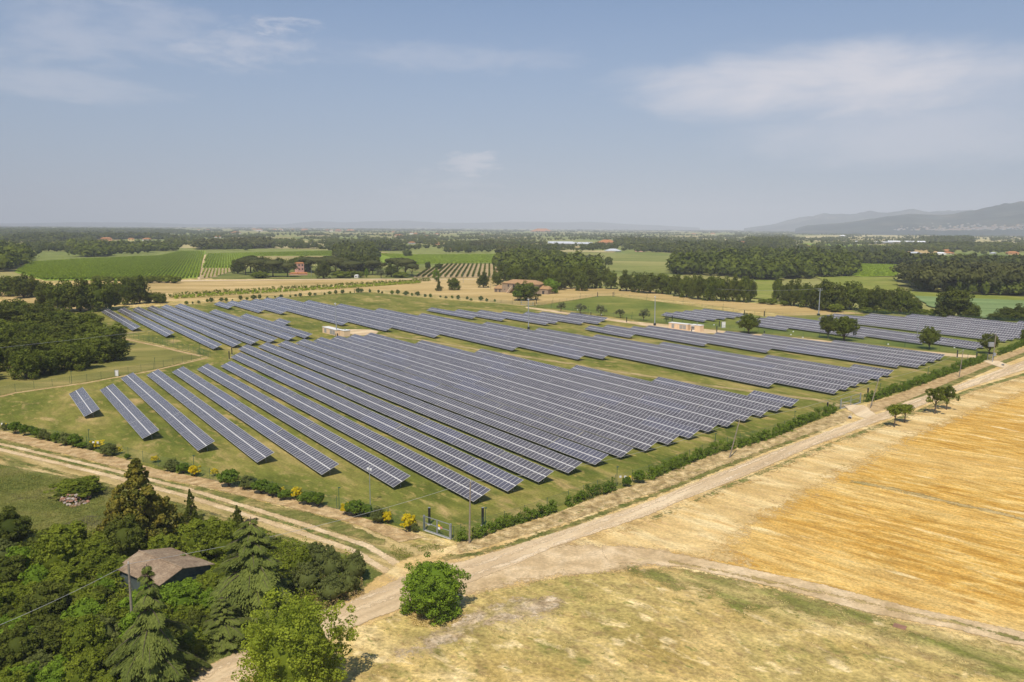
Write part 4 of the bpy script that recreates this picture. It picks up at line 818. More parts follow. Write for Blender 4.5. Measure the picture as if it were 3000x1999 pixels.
# ------------------------------------------------------------------ cedars
def cedar_mesh(name, mat, seed, dens=1.0, ex=.75):
    r = np.random.default_rng(seed); Vs = []; Fs = []; Ts = []; tb = MB(); off = 0
    tb.tube((0, 0, -.02), (0, 0, .6), .022, .012, 8); tb.tube((0, 0, .6), (.004, 0, .97), .012, .003, 6)
    for li in range(16):
        t = (li + r.uniform(-.3, .3)) / 15.5; t = min(max(t, 0), 1); z = .06 + .9 * t; Lb = (.52 * (1 - t) ** ex + .035) * (1 if t > .05 else .85); nb = 7 if t < .7 else 5
        for k in range(nb):
            a = 6.28 * k / nb + li * 1.9 + r.normal(0, .25); l = Lb * r.uniform(.5, 1.15) * (1 + .28 * math.sin(2 * a + seed) + .18 * math.sin(5 * a + li)); z = .05 + .91 * min(1, max(0, t + r.normal(0, .03))); dip = r.uniform(.06, .16); rise = .05 * (1 if t > .6 else .3)
            s = np.linspace(.12, 1, 9); bx = np.cos(a) * l * s; by = np.sin(a) * l * s; bz = z + rise * s - dip * s ** 2.4 * (l / .5 + .3)
            for i in range(8): tb.tube((bx[i], by[i], bz[i]), (bx[i + 1], by[i + 1], bz[i + 1]), .006 * (1 - s[i]) + .0015, .005 * (1 - s[i + 1]) + .001, 4)
            n = int(900 * dens * l / .4) + 20
            q = r.uniform(.22, 1.02, n); side = r.normal(0, 1, n) * .15 * l * np.sin(np.clip(q, 0, 1) * 2.6 + .35)
            px = np.interp(q, s, bx) - np.sin(a) * side; py = np.interp(q, s, by) + np.cos(a) * side; pz = np.interp(q, s, bz) - np.abs(side) * .35 - r.uniform(0, .018, n)
            P = np.stack([px, py, pz], 1); Nn = np.stack([np.full(n, np.cos(a) * .25), np.full(n, np.sin(a) * .25), np.ones(n)], 1)
            td = np.stack([np.full(n, np.cos(a)), np.full(n, np.sin(a)), np.full(n, -.35)], 1) + np.stack([-np.sin(a) * np.sign(side) * .7, np.cos(a) * np.sign(side) * .7, -.35 * np.ones(n)], 1) * r.uniform(.2, 1.1, (n, 1)) + r.normal(0, .12, (n, 3)); td /= np.linalg.norm(td, axis=1)[:, None]; bd = np.cross(Nn, td); bd /= np.linalg.norm(bd, axis=1)[:, None]
            la = .026 * r.uniform(.6, 1.3, (n, 1)); wa_ = .0055 * r.uniform(.7, 1.4, (n, 1)); V = np.stack([P - td * la * .3, P - bd * wa_ + td * la * .3, P + td * la, P + bd * wa_ + td * la * .3], 1).reshape(-1, 3); F_ = np.arange(4 * n).reshape(n, 4); Vs.append(V); Fs.append(F_ + off); off += len(V); Ts.append(np.clip(.35 * r.uniform() + .65 * r.uniform(0, 1, n), 0, 1))
    return np_mesh(name, np.concatenate(Vs), np.concatenate(Fs), mat, None, np.concatenate(Ts)), tb.mesh(name + '_trunk', BARK)
PROTO['cedar0'] = cedar_mesh('cedar0', LF['cedar'], 5); PROTO['cedar1'] = cedar_mesh('cedar1', LF['cedar'], 9, 1.0, 1.15)

put('nearoak', 'round_tree', 1270, 1800, 1628, 212, 'round bright green tree beside the sandy road junction', rot=1.0)
put('nearlime', 'lime_tree', 872, 2052, 1735, 350, 'yellow-green feathery tree at the bottom beside the road', rot=.4)
put('cedar0', 'cedar_tree', 745, 1800, 1505, 330, 'large drooping cedar right of the shed', rot=.3)
put('cedar1', 'cedar_tree', 452, 2020, 1640, 310, 'cedar with a bare leaning top in front of the shed', rot=2.2)
put('cedar1', 'cedar_tree', 655, 1890, 1745, 230, 'low blue-green cedar branches at the road edge below the big cedar', rot=4.1)
put('conifer0', 'conifer_tree', 412, 1600, 1335, 250, 'tall ragged conifer with brown-orange foliage behind the shed', rot=.5)
put('conifer0', 'conifer_tree', 300 + 45, 1590, 1430, 120, 'smaller brownish conifer left of the tall ragged one', rot=2.5)
put('conifer1', 'conifer_tree', 697, 1560, 1478, 66, 'small dark conifer above the big cedar')
put('conifer1', 'conifer_tree', 560, 1530, 1430, 62, 'slim dark conifer right of the tall ragged one')
NB = [(25,1612,1488,150,'dark'),(230,1452,1398,150,'bush'),(595,1628,1510,150,'bush'),(660,1640,1518,120,'bush'),(370,1650,1508,130,'oakb'),(300,1668,1575,130,'bush'),(925,1668,1583,92,'gb'),(970,1706,1600,86,'gb'),(1042,1702,1612,76,'gb'),(972,1764,1680,94,'gb'),(900,1740,1640,90,'gb'),(1020,1745,1665,66,'gb'),(880,1690,1600,80,'bush'),
      (560,1690,1615,90,'bush'),(620,1740,1668,110,'bush'),(540,1770,1700,120,'lime'),(610,1795,1728,90,'lime'),(500,1760,1712,80,'lime'),(480,1640,1560,110,'bush')]
pb = 0
for i, (x, yb, yt, wd, k) in enumerate(NB):
    pb += 1
# thicket: many shrubs
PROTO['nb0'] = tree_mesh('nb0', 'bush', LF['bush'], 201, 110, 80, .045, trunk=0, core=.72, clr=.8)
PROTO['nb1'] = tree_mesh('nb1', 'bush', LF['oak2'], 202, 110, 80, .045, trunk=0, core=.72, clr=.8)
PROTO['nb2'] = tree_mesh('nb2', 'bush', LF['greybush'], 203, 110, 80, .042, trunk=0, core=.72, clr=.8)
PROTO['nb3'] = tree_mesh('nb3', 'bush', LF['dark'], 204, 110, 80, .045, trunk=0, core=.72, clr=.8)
km = {'bush': 'nb0', 'lime': 'nb1', 'gb': 'nb2', 'dark': 'nb3', 'oakb': 'nb3'}; desc = {'nb0': 'mid green', 'nb1': 'bright green', 'nb2': 'grey-green', 'nb3': 'dark green'}
allb = [(x, yb, yt, wd, km[k]) for x, yb, yt, wd, k in NB]
tp = [(-60, 1660), (120, 1640), (250, 1610), (330, 1625), (335, 1690), (400, 1760), (470, 1800), (560, 1800), (640, 1850), (560, 1930), (470, 1999), (350, 2080), (-80, 2150)]
rr = random.Random(5); cnt = 0; placed = []
while cnt < 95:
    x = rr.uniform(-60, 640); y = rr.uniform(1600, 2120)
    if not inside(tp, np.array([x]), np.array([y]))[0]: continue
    if any(abs(x - a) < 42 and abs(y - b_) < 26 for a, b_ in placed): cnt += .15; continue
    if abs(x - 470) < 95 and 1640 < y < 1730: continue
    placed.append((x, y)); wd = rr.uniform(80, 150); hp = wd * rr.uniform(.55, .95); k = rr.choice(['nb0', 'nb0', 'nb1', 'nb2', 'nb3'])
    allb.append((x, y, y - hp, wd, k)); cnt += 1
allb += [(352, 1712, 1622, 120, 'nb0'), (385, 1640, 1580, 90, 'nb2'), (470, 1790, 1728, 100, 'nb1'), (560, 1735, 1690, 80, 'nb0')]
for i, (x, yb, yt, wd, k) in enumerate(sorted(allb, key=lambda q: (round(q[1] / 60), q[0]))):
    nm = 'shrub'; put(k, nm, x, yb, yt, wd, f'{desc[k]} leafy shrub in the lower left thicket, {ordn(i)} from the back', 'shrub', 'leafy shrubs in the lower left thicket')

# ------------------------------------------------------------------ shed
M_SHEDR = NT('corrugated_roof'); _v = M_SHEDR.mapping(0, (1, 1, 1)); _w = M_SHEDR.new('ShaderNodeTexWave'); _w.wave_type = 'BANDS'; _w.bands_direction = 'X'; _w.inputs['Scale'].default_value = 1.6; M_SHEDR.l.new(_v, _w.inputs['Vector'])
_cc = M_SHEDR.ramp(M_SHEDR.noise(.6, 5, .6), [(.3, (.27, .185, .115)), (.5, (.39, .28, .18)), (.7, (.50, .38, .25))]); M_SHEDR.base(M_SHEDR.vary(_cc, 4, .25)); M_SHEDR.bump(_w.outputs['Fac'], .1, .9); M_SHEDR = M_SHEDR.m
M_SHEDW = plain('teal_grey_cladding', (.085, .105, .10), .7, .25, 1.5)
def Gz(x, y, z): g = G(x, y, z); return Vector((g[0], g[1], z))
zr_, ze = 3.6, 2.6
rf = Gz(530.5, 1663, zr_); rb = Gz(407, 1614, zr_); a = Vector((rb.x - rf.x, rb.y - rf.y, 0)); Ls = a.length; rz = math.atan2(a.y, a.x)
e1 = Gz(459, 1718, ze); e2 = Gz(602, 1642, ze)
nx = Vector((-math.sin(rz), math.cos(rz), 0)); w1 = abs((e1 - rf).dot(nx)); w2 = abs((e2 - rf).dot(nx)); s1 = 1 if (e1 - rf).dot(nx) > 0 else -1
sh = empty('shed', (rf.x, rf.y, 0), rz); tag(sh, 'low shed with brown corrugated gable roof and dark teal front half hidden by shrubs', 'shed')
def roofside(w_, sgn, nm):
    b = MB(); nseg = 1
    vs = [(-.3, 0, zr_), (Ls, 0, zr_), (Ls, sgn * w_, ze), (-.3, sgn * w_, ze)]; vs2 = [(x, y, z - .07) for x, y, z in vs]
    f = [(0, 1, 2, 3), (7, 6, 5, 4), (0, 4, 5, 1), (1, 5, 6, 2), (2, 6, 7, 3), (3, 7, 4, 0)]
    b.add(vs + vs2, f); return b.build(nm, M_SHEDR, sh)
r1_ = roofside(w1, s1, 'roof'); r2_ = roofside(w2, -s1, 'roof')
MB().tube((-.3, 0, zr_ + .02), (Ls, 0, zr_ + .02), .1, .1, 8).build('ridge_cap', M_SHEDR, sh)
b = MB(); yA, yB = s1 * (w1 - .35), -s1 * (w2 - .35); zA = zr_ - (zr_ - ze) * (w1 - .35) / w1 - .08; zB = zr_ - (zr_ - ze) * (w2 - .35) / w2 - .08
for x in (.12, Ls - .3): b.add([(x, yA, 0), (x, yB, 0), (x, yB, zB), (x, 0, zr_ - .08), (x, yA, zA)], [(0, 1, 2, 3, 4)])
for y, z in ((yA, zA), (yB, zB)): b.add([(.12, y, 0), (Ls - .3, y, 0), (Ls - .3, y, z), (.12, y, z)], [(0, 1, 2, 3)])
b.build('wall', M_SHEDW, sh); MB().box(.06, .12, yB * .75, yB * .05, 0, 2.3).build('door', plain('teal_door', (.06, .085, .09), .7, .2), sh)

# ------------------------------------------------------------------ debris, slab, stones
def stones(name, px, n, smin, smax, mats, label, cat, pile=0, kind='stuff'):
    r = np.random.default_rng(3); P = np.array(GP(px)); lo, hi = P.min(0), P.max(0); b = MB(); c = 0; cen = P.mean(0)
    while c < n:
        x, y = r.uniform(lo, hi)
        if not inside([tuple(q) for q in P], np.array([x]), np.array([y]))[0]: continue
        s = r.uniform(smin, smax); rel = np.linalg.norm((np.array([x, y]) - cen) / (hi - lo)); z = pile * max(0, 1 - 2 * rel) * r.uniform(.4, 1)
        cv, cf = ICO1; sc_ = r.uniform(.5, 1.2, 3) * s; vv = cv * sc_ * (1 + r.normal(0, .12, (len(cv), 1))); an = r.uniform(0, 6.28); cs, sn = math.cos(an), math.sin(an)
        vv = np.stack([vv[:, 0] * cs - vv[:, 1] * sn + x, vv[:, 0] * sn + vv[:, 1] * cs + y, vv[:, 2] * .7 + z + s * .3], 1); b.add([tuple(q) for q in vv], [tuple(f) for f in cf], int(r.integers(0, len(mats)))); c += 1
    o = b.build(name, mats); tag(o, label, cat, kind=kind)
M_ST1 = plain('pale_stone', (.58, .50, .43), .9, .15, 3); M_ST2 = plain('grey_stone', (.42, .36, .31), .9, .15, 3); M_BRK = plain('brick_rubble', (.38, .20, .13), .9, .25, 3)
stones('debris_pile', [(175, 1475), (195, 1448), (235, 1442), (265, 1452), (262, 1474), (215, 1488)], 260, .12, .42, [M_BRK, plain('brown_clay', (.26, .17, .11), .9, .3), M_ST2, plain('old_timber', (.20, .15, .10), .9, .3)], 'low heap of brick and wood debris in the rough grass', 'debris', 1.6)
stones('rubble_stones', [(1480, 1790), (1520, 1765), (1620, 1752), (1640, 1775), (1585, 1812), (1500, 1825)], 700, .03, .13, [M_ST1, M_ST2, M_ST1], 'pale rubble stones scattered on the dry slope', 'stones')
stones('rubble_stones', [(1150, 1930), (1260, 1870), (1360, 1820), (1500, 1775), (1480, 1830), (1350, 1870), (1230, 1930)], 600, .02, .08, [M_ST1, M_ST2], 'thin trail of small stones below the round tree', 'stones')
p = G(2632, 1838); r = empty('concrete_slab', (p[0], p[1], 0), WROT + .1); tag(r, 'small concrete slab with a rusty cover in the dry grass', 'slab')
MB().box(-.95, .95, -.75, .75, 0, .12).build('frame', M_CONC, r); MB().box(-.5, .75, -.5, .45, .12, .16).build('cover', plain('rusty_cover', (.30, .16, .10), .8, .2), r)
for x, y, lb in ((2490, 1227, 'dark culvert pipe mouth by the second gate'), (2938, 1072, 'dark culvert pipe mouth by the far gate')):
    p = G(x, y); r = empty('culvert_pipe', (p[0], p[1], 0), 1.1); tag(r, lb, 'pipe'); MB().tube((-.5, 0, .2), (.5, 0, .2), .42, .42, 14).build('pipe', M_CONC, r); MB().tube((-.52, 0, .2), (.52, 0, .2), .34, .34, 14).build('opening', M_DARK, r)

# low growth that nobody could count
def growth(name, px, n, hmax, leaf, mat, label, cat, seed, world=False, clump=0):
    r = np.random.default_rng(seed); P = np.array(px if world else GP(px)); lo, hi = P.min(0), P.max(0); X = r.uniform(lo[0], hi[0], n * 3); Y = r.uniform(lo[1], hi[1], n * 3); m = inside([tuple(q) for q in P], X, Y); X, Y = X[m][:n], Y[m][:n]
    dens = np.sin(X * .9 + seed) * np.sin(Y * .8 + X * .3) + np.sin(X * 2.3) * np.sin(Y * 2.1 + seed) * .6
    if clump: k = dens > clump; X, Y, dens = X[k], Y[k], dens[k]
    Z = r.uniform(.02, 1, len(X)) * hmax * (1 + .6 * dens).clip(.25, 2)
    V, F_ = cards(np.stack([X, Y, Z], 1), np.tile([0, 0, 1.], (len(X), 1)), leaf, r, .7); tag(link(name, np_mesh(name, V, F_, mat, None, r.uniform(0, 1, len(X)))), label, cat, kind='stuff')
growth('undergrowth', [(-80, 1610), (200, 1590), (330, 1570), (700, 1540), (850, 1600), (1040, 1650), (1060, 1740), (940, 1790), (760, 1850), (640, 1880), (540, 1960), (400, 2080), (-80, 2200)], 100000, 1.1, .26, LF['bush'], 'low leafy undergrowth covering the ground of the thicket', 'undergrowth', 1)
growth('tufts', [(1185, 1800), (1210, 1835), (1270, 1850), (1345, 1825), (1380, 1790), (1300, 1780)], 5000, .3, .12, LF['straw'], 'dry grass round the foot of the round tree', 'grass', 8)
growth('dry_reeds', [(880, 1640), (1060, 1700), (1070, 1745), (950, 1795), (880, 1780)], 6000, .9, .16, LF['dry'], 'brown dry grass and reeds around the grey-green bushes', 'dry grass', 2)
growth('tall_grass', [(-60, 1360), (330, 1430), (560, 1490), (560, 1540), (300, 1580), (-60, 1640)], 34000, .3, .15, LF['tuft'], 'tall rough grass left of the conifer', 'grass', 3)
growth('tufts', [(1345, 1600), (1640, 1512), (1900, 1418), (2240, 1302), (2408, 1240), (2180, 1350), (1900, 1452), (1640, 1545), (1400, 1612)], 9000, .22, .13, LF['dry'], 'dry weed tufts on the cloddy bank', 'grass', 4, clump=.2)
growth('tufts', [(1172, 1590), (1240, 1600), (1335, 1596), (1400, 1612), (1300, 1640), (1186, 1660), (1130, 1610)], 5000, .18, .12, LF['bush'], 'green tufts below the front gate', 'grass', 5, clump=.1)
growth('tufts', [(1180, 1810), (1640, 1700), (2000, 1680), (2552, 1810), (3000, 1910), (3000, 2010), (900, 2010)], 60000, .10, .13, LF['straw'], 'short dry tufts over the lower slope', 'grass', 6, clump=.35)
growth('tufts', [(1180, 1810), (1640, 1700), (2000, 1680), (2552, 1810), (3000, 1910), (3000, 2010), (900, 2010)], 30000, .10, .12, LF['tuft'], 'short green tufts over the lower slope', 'grass', 7, clump=.7)
# ------------------------------------------------------------------ single trees
for k, x, yb, yt, wd, lb in [
    ('std0', 2193, 978, 918, 68, 'first dark round tree among the right panel rows, beside the cabins'), ('std1', 2425, 992, 920, 54, 'narrower tree of the dark pair among the right panel rows'),
    ('std2', 2472, 1000, 924, 78, 'wider round tree of the dark pair among the right panel rows'), ('std0', 2722, 1024, 956, 62, 'dark tree among the panels in front of the thin leaning pole'),
    ('std1', 2897, 1038, 974, 56, 'dark tree just left of the transformer pole'), ('std2', 2999, 1012, 962, 26, 'dark tree cut by the right edge near the hedge end')]:
    put(k, 'tree', x, yb, yt, wd, lb, 'tree', 'trees between the right panel blocks')
for k, x, yb, yt, wd, lb in [('sumb0', 2620, 1253, 1184, 52, 'small umbrella pine on the field edge, the left and nearer one'), ('sumb0', 2650, 1240, 1183, 52, 'small umbrella pine on the field edge, the right one of the pine pair'),
    ('sap0', 2739, 1214, 1134, 60, 'young oak beside the road, nearer of the two oaks'), ('sap0', 2773, 1202, 1130, 54, 'young oak beside the road, farther of the two oaks')]:
    put(k, 'tree', x, yb, yt, wd, lb, 'tree', 'young trees between road and stubble field')
for i, (x, yb, yt, wd) in enumerate([(1643, 914, 886, 30), (1700, 919, 890, 40), (1761, 927, 894, 36), (1818, 933, 905, 34), (1885, 940, 906, 38), (1952, 945, 927, 20)]):
    put('olive%d' % (i % 2), 'olive_tree', x, yb, yt, wd, f'grey-green olive tree, {ordn(i)} from the left behind the short middle block', 'olive tree', 'olive trees along the paddock')
def many(lst, lab, group, cat='tree'):
    for i, (k, x, yb, yt, wd) in enumerate(sorted(lst, key=lambda q: q[1])):
        put(k, 'tree', x, yb, yt, wd, lab % ordn(i), cat, group)
many([('oak0', 25, 868, 803, 80), ('dark0', 70, 873, 800, 85), ('oak1', 104, 868, 816, 60), ('dark1', 140, 906, 822, 74), ('oak2', 185, 913, 815, 98), ('dark2', 235, 914, 813, 94), ('oak0', 285, 911, 810, 100), ('dark0', 322, 905, 818, 80),
      ('oak1', 372, 893, 806, 64), ('dark1', 410, 890, 802, 58), ('oak2', 430, 888, 848, 36), ('oak0', 458, 888, 853, 50), ('dark2', 475, 889, 862, 30)], 'dark oak, %s from the left in the clump above the upper left panels', 'oaks above the upper left panels')
many([('bush%d' % (i % 3), x, 828 + (x % 3), 806 + (x % 5), 40) for i, x in enumerate((285, 318, 362, 388, 412, 440, 466, 490, 512))], 'low dark bush, %s from the left at the foot of the bright vineyard', 'bushes below the vineyard')
put('poplar0', 'poplar_tree', 341, 856, 821, 20, 'thin light poplar among the dark oaks on the left')
rr = random.Random(11); lw = []
poly = [(-90, 1118), (120, 1112), (330, 1072), (352, 1030), (250, 975), (120, 930), (-90, 950)]
while len(lw) < 42:
    x = rr.uniform(-90, 352); y = rr.uniform(925, 1118)
    if not inside(poly, np.array([x]), np.array([y]))[0] or any(abs(x - a[1]) < 30 and abs(y - a[2]) < 15 for a in lw): continue
    hh = rr.uniform(70, 100) * (.75 + .25 * (y - 925) / 190); lw.append((rr.choice(['oak0', 'oak1', 'oak2', 'dark0', 'dark1']), x, y, y - hh, rr.uniform(88, 125)))
many(lw, 'leafy oak, %s from the left in the dense wood at the left edge', 'oaks in the wood at the left edge')
many([('umb1', 735, 800, 744, 78), ('dark1', 820, 800, 752, 60), ('umb0', 905, 798, 747, 70), ('umb2', 965, 797, 745, 80), ('dark0', 1010, 795, 742, 80), ('bush0', 760, 815, 796, 60), ('bush1', 1000, 815, 794, 60), ('bush2', 1040, 813, 793, 60), ('bush0', 1175, 814, 796, 50), ('umb0', 720, 806, 748, 62), ('dark0', 697, 802, 758, 46), ('umb1', 755, 812, 751, 72), ('umb2', 800, 812, 756, 78), ('umb0', 843, 812, 764, 64), ('dark1', 770, 800, 748, 60), ('umb1', 932, 801, 749, 74), ('dark2', 948, 817, 763, 50),
      ('umb0', 984, 806, 751, 62), ('umb2', 1030, 807, 760, 82), ('dark0', 1036, 790, 740, 84), ('dark1', 1088, 794, 744, 64), ('umb1', 1092, 806, 757, 62), ('poplar0', 1074, 815, 787, 15), ('olive0', 1117, 816, 789, 34), ('umb0', 1165, 806, 749, 92),
      ('umb2', 1188, 810, 752, 78), ('dark2', 1147, 812, 770, 44), ('umb1', 1207, 812, 768, 44), ('oak0', 890, 795, 745, 60), ('umb2', 1000, 800, 750, 70), ('dark1', 1060, 806, 765, 50), ('oak1', 870, 790, 750, 50)],
     'tall pine or oak, %s from the left around the pink tower house', 'trees around the pink house')
many([('oak0', 1194, 753, 729, 28), ('dark0', 1254, 790, 765, 18), ('dark1', 1286, 790, 770, 24), ('poplar0', 1278, 826, 790, 30), ('conifer1', 1285.6, 853, 812, 22), ('oak1', 1330.6, 850, 811, 44), ('dark2', 1416, 843, 795, 40), ('oak2', 1457, 838, 790, 36), ('dark0', 1482, 823, 767, 54)],
     'free-standing tree, %s from the left between brown vineyard and farmhouse', 'trees left of the farmhouse')
put('oak2', 'tree', 1540, 880, 822, 80, 'broad round tree standing right in front of the stone farmhouse'); put('hbush0', 'tree', 1520, 881, 846, 46, 'low leafy bush at the left foot of the farmhouse tree')
put('nearoak', 'tree', 1612, 860, 812, 58, 'bright green tree at the right end of the farmhouse'); put('oak0', 'tree', 1783, 777, 750, 28, 'lone round tree in the middle of the hay meadow'); put('dark1', 'tree', 1982, 803, 755, 34, 'dark tree at the right end of the hay meadow')
for x, l in ((1760, 'left'), (1753, 'right')): pass
many([(('oak0', 'dark0', 'oak1', 'oak2', 'dark2')[i % 5], x, yb, yt, wd) for i, (x, yb, yt, wd) in enumerate([(1520, 838, 772, 50), (1555, 838, 766, 56), (1590, 842, 772, 56), (1625, 845, 776, 50), (1655, 846, 780, 50), (1690, 846, 770, 56), (1722, 846, 766, 56), (1748, 845, 790, 40), (1790, 847, 791, 44), (1835, 853, 790, 54), (1872, 857, 795, 52), (1905, 860, 795, 58), (1940, 861, 795, 52), (1965, 863, 800, 44), (1990, 869, 802, 46), (2012, 872, 801, 48), (2045, 878, 799, 52), (2080, 881, 802, 54), (2112, 882, 804, 54), (2146, 884, 800, 52), (2180, 886, 801, 50), (2199, 885, 812, 34), (1500, 842, 775, 44), (1570, 846, 785, 44), (1640, 850, 795, 40), (1705, 852, 795, 44), (1775, 838, 780, 30)])],
     'dark green tree, %s from the left in the belt right of the farmhouse', 'tree belt right of the farmhouse')
many([(('oak1', 'dark1', 'dark2', 'oak0')[i % 4], x, yb, yt, wd) for i, (x, yb, yt, wd) in enumerate([(2276, 884, 811, 36), (2302, 892, 826, 40), (2326, 897, 814, 52), (2361, 901, 822, 48), (2392, 905, 826, 46), (2418, 909, 813, 82), (2455, 910, 835, 50), (2493, 908, 816, 84), (2535, 914, 838, 54), (2569, 917, 834, 64), (2602, 919, 850, 48), (2635, 920, 835, 66), (2675, 923, 868, 62), (2790, 932, 835, 102), (2765, 930, 870, 50), (2836, 934, 880, 60), (2858, 936, 906, 34), (2948, 937, 897, 62), (2996, 940, 888, 56), (2925, 938, 915, 60), (2975, 940, 912, 70), (3030, 944, 880, 60)])],
     'large dark tree, %s from the left behind the farthest right panels', 'tree belt behind the farthest panels')
many([('bush%d' % (i % 3), x, yb, yt, wd) for i, (x, yb, yt, wd) in enumerate([(2446, 914, 890, 54), (2412, 908, 893, 34), (2700, 925, 903, 40), (2730, 927, 905, 40), (2540, 918, 900, 40), (2590, 920, 905, 40), (2235, 890, 876, 36), (2262, 893, 874, 32), (2300, 896, 880, 30)])],
     'low bush, %s from the left at the foot of the far right tree belt', 'bushes below the far tree belt')

# ------------------------------------------------------------------ woods and far trees (uncountable masses)
VAR = {}
def lowtree(kind, seed, ncards, size):
    r = np.random.default_rng(seed); cv, cf = ICO1; cv = cv * (1 + .22 * r.normal(0, 1, (len(cv), 1)))
    if kind == 'umb': A = np.array([.46, .46, .22]); z0 = .74
    else: A = np.array([.40, .40, .44]); z0 = .52
    core = cv * A * .88 + np.array([0, 0, z0])
    d = r.normal(0, 1, (ncards, 3)); d /= np.linalg.norm(d, axis=1)[:, None]; d[:, 2] = np.where(d[:, 2] < -.5, -d[:, 2], d[:, 2])
    lb = 1 + .26 * np.sin(np.arctan2(d[:, 1], d[:, 0]) * 3 + seed) + .12 * np.sin(d[:, 2] * 7 + seed); P = d * A * (r.uniform(.85, 1.12, ncards) * lb)[:, None] + np.array([0, 0, z0])
    V, F_ = cards(P, d + np.array([0, 0, .3]), size, r, .45)
    tr_ = np.array([[-.02, 0, 0], [.02, 0, 0], [.02, 0, .5], [-.02, 0, .5], [0, -.02, 0], [0, .02, 0], [0, .02, .5], [0, -.02, .5]])
    return core, cf, V, F_, r.uniform(0, 1, ncards)
def wood_mesh(name, P, H_, W_, kind, ncards, size, mat, seed):
    r = np.random.default_rng(seed); vs = [lowtree(kind, seed * 10 + i, ncards, size) for i in range(5)]; Vq = []; Fq = []; Tq = []; Vt = []; Ft = []; Tt = []; oq = ot = 0
    for i in range(len(P)):
        core, cf, V, F_, T_ = vs[int(r.integers(0, 5))]; a = r.uniform(0, 6.28); c, s = math.cos(a), math.sin(a); R_ = np.array([[c, s, 0], [-s, c, 0], [0, 0, 1]]); sc_ = np.array([W_[i], W_[i], H_[i]]); o = np.array([P[i][0], P[i][1], 0])
        tt = r.uniform(0, 1)
        Vq.append((V @ R_) * sc_ + o); Fq.append(F_ + oq); oq += len(V); Tq.append(np.clip(.7 * tt + .4 * T_ - .05, 0, 1)); Vt.append((core @ R_) * sc_ + o); Ft.append(cf + ot); ot += len(core); Tt.append(np.full(len(cf), .1 + .3 * tt))
    Vq = np.concatenate(Vq); Fq = np.concatenate(Fq); Vt = np.concatenate(Vt); Ft = np.concatenate(Ft) + len(Vq); V = np.concatenate([Vq, Vt]).astype(np.float32); me = bpy.data.meshes.new(name)
    me.vertices.add(len(V)); me.vertices.foreach_set('co', V.ravel()); me.loops.add(Fq.size + Ft.size); me.loops.foreach_set('vertex_index', np.concatenate([Fq.ravel(), Ft.ravel()]).astype(np.int32))
    ls = np.concatenate([np.arange(0, Fq.size, 4), Fq.size + np.arange(0, Ft.size, 3)]).astype(np.int32); me.polygons.add(len(ls)); me.polygons.foreach_set('loop_start', ls)
    a = me.attributes.new('tint', 'FLOAT', 'FACE'); a.data.foreach_set('value', np.concatenate(Tq + Tt).astype(np.float32)); me.materials.append(mat); me.update(calc_edges=True); return me
LOGN = []
def wood(pts, label, sp=6.5, hm=11.0, kind='oak', mat='oak', seed=1, ncards=None, name='wood'):
    P = np.array(GP(pts)); lo, hi = P.min(0), P.max(0); r = np.random.default_rng(seed); xs = np.arange(lo[0], hi[0], sp); ys = np.arange(lo[1], hi[1], sp); X, Y = np.meshgrid(xs, ys); X = X.ravel() + r.normal(0, sp * .28, X.size); Y = Y.ravel() + r.normal(0, sp * .28, Y.size)
    m = inside([tuple(q) for q in P], X, Y); X, Y = X[m], Y[m]
    if len(X) and np.median(Y) > 1150:      # far woods are broken by clearings
        m = np.array([mnoise.noise(Vector((x * .006, y * .0035, seed * 3.1))) for x, y in zip(X, Y)]) < .10; X, Y = X[m], Y[m]
    big = np.array([mnoise.noise(Vector((x * .012, y * .012, seed))) for x, y in zip(X, Y)])
    H_ = hm * (1 + .35 * big + r.normal(0, .2, len(X))).clip(.4, 1.6); W_ = sp * r.uniform(.95, 2.0, len(X)); D = float(np.median(Y)) if len(Y) else 1000
    n = ncards or int(np.clip(130000 / max(D, 300), 34, 230)); size = float(np.clip(2.4 * D / 1000 + .35, .6, 3.2)) / hm
    LOGN.append((label, len(X), n)); o = link(name, wood_mesh(name, np.stack([X, Y], 1), H_, W_, kind, n, size * 1.1, LF[mat], seed)); tag(o, label, 'wood', kind='stuff')
zq = lambda pts, ox, oy: [(ox + x * .425, oy + y * .425) for x, y in pts]
wood(zq([(-60, 520), (300, 485), (450, 455), (1100, 475), (1190, 570), (1170, 590), (940, 600), (640, 620), (520, 614), (270, 587), (-60, 577)], 2000, 560), 'dense dark oak wood in the centre right behind the yellow-green field', 9.5, 12, seed=1, mat='oak')
wood(zq([(820, 482), (1500, 484), (1700, 502), (2500, 508), (2500, 538), (1700, 524), (1250, 504), (850, 502)], 2000, 560), 'long dark wood strip beyond the bright green field', 7, 9.5, seed=2, mat='dark')
wood(zq([(1500, 620), (1620, 600), (2600, 600), (2600, 735), (2353, 730), (2000, 722), (1560, 695)], 2000, 560), 'pine wood with flat brownish crowns at the right edge', 9, 12, 'umb', 'pine', seed=3)
wood(zq([(1560, 690), (1760, 700), (1990, 722), (2600, 740), (2600, 725), (2000, 708), (1600, 675)], 2000, 560), 'lighter green trees along the front of the right pine wood', 7, 10, seed=31, mat='oak')
wood(zq([(-40, 400), (180, 385), (700, 402), (600, 425), (320, 425), (180, 447), (-40, 447)], 2000, 560), 'dark wood strip between the pale fields', 8, 11, seed=4, mat='dark')
wood(zq([(440, 350), (720, 345), (760, 370), (760, 400), (440, 400)], 2000, 560), 'small dark grove around far houses on the right', 9, 13, seed=5, mat='dark')
wood(zq([(205, 318), (700, 312), (1210, 316), (1215, 338), (1100, 354), (560, 374), (240, 378)], 0, 600), 'large wood behind the bright vineyard', 10, 11.5, seed=6, mat='oak')
wood(zq([(-160, 470), (60, 462), (205, 400), (215, 368), (60, 330), (-160, 330)], 0, 600), 'dark wood at the far left edge beside the vineyard', 9.5, 12, seed=7, mat='oak')
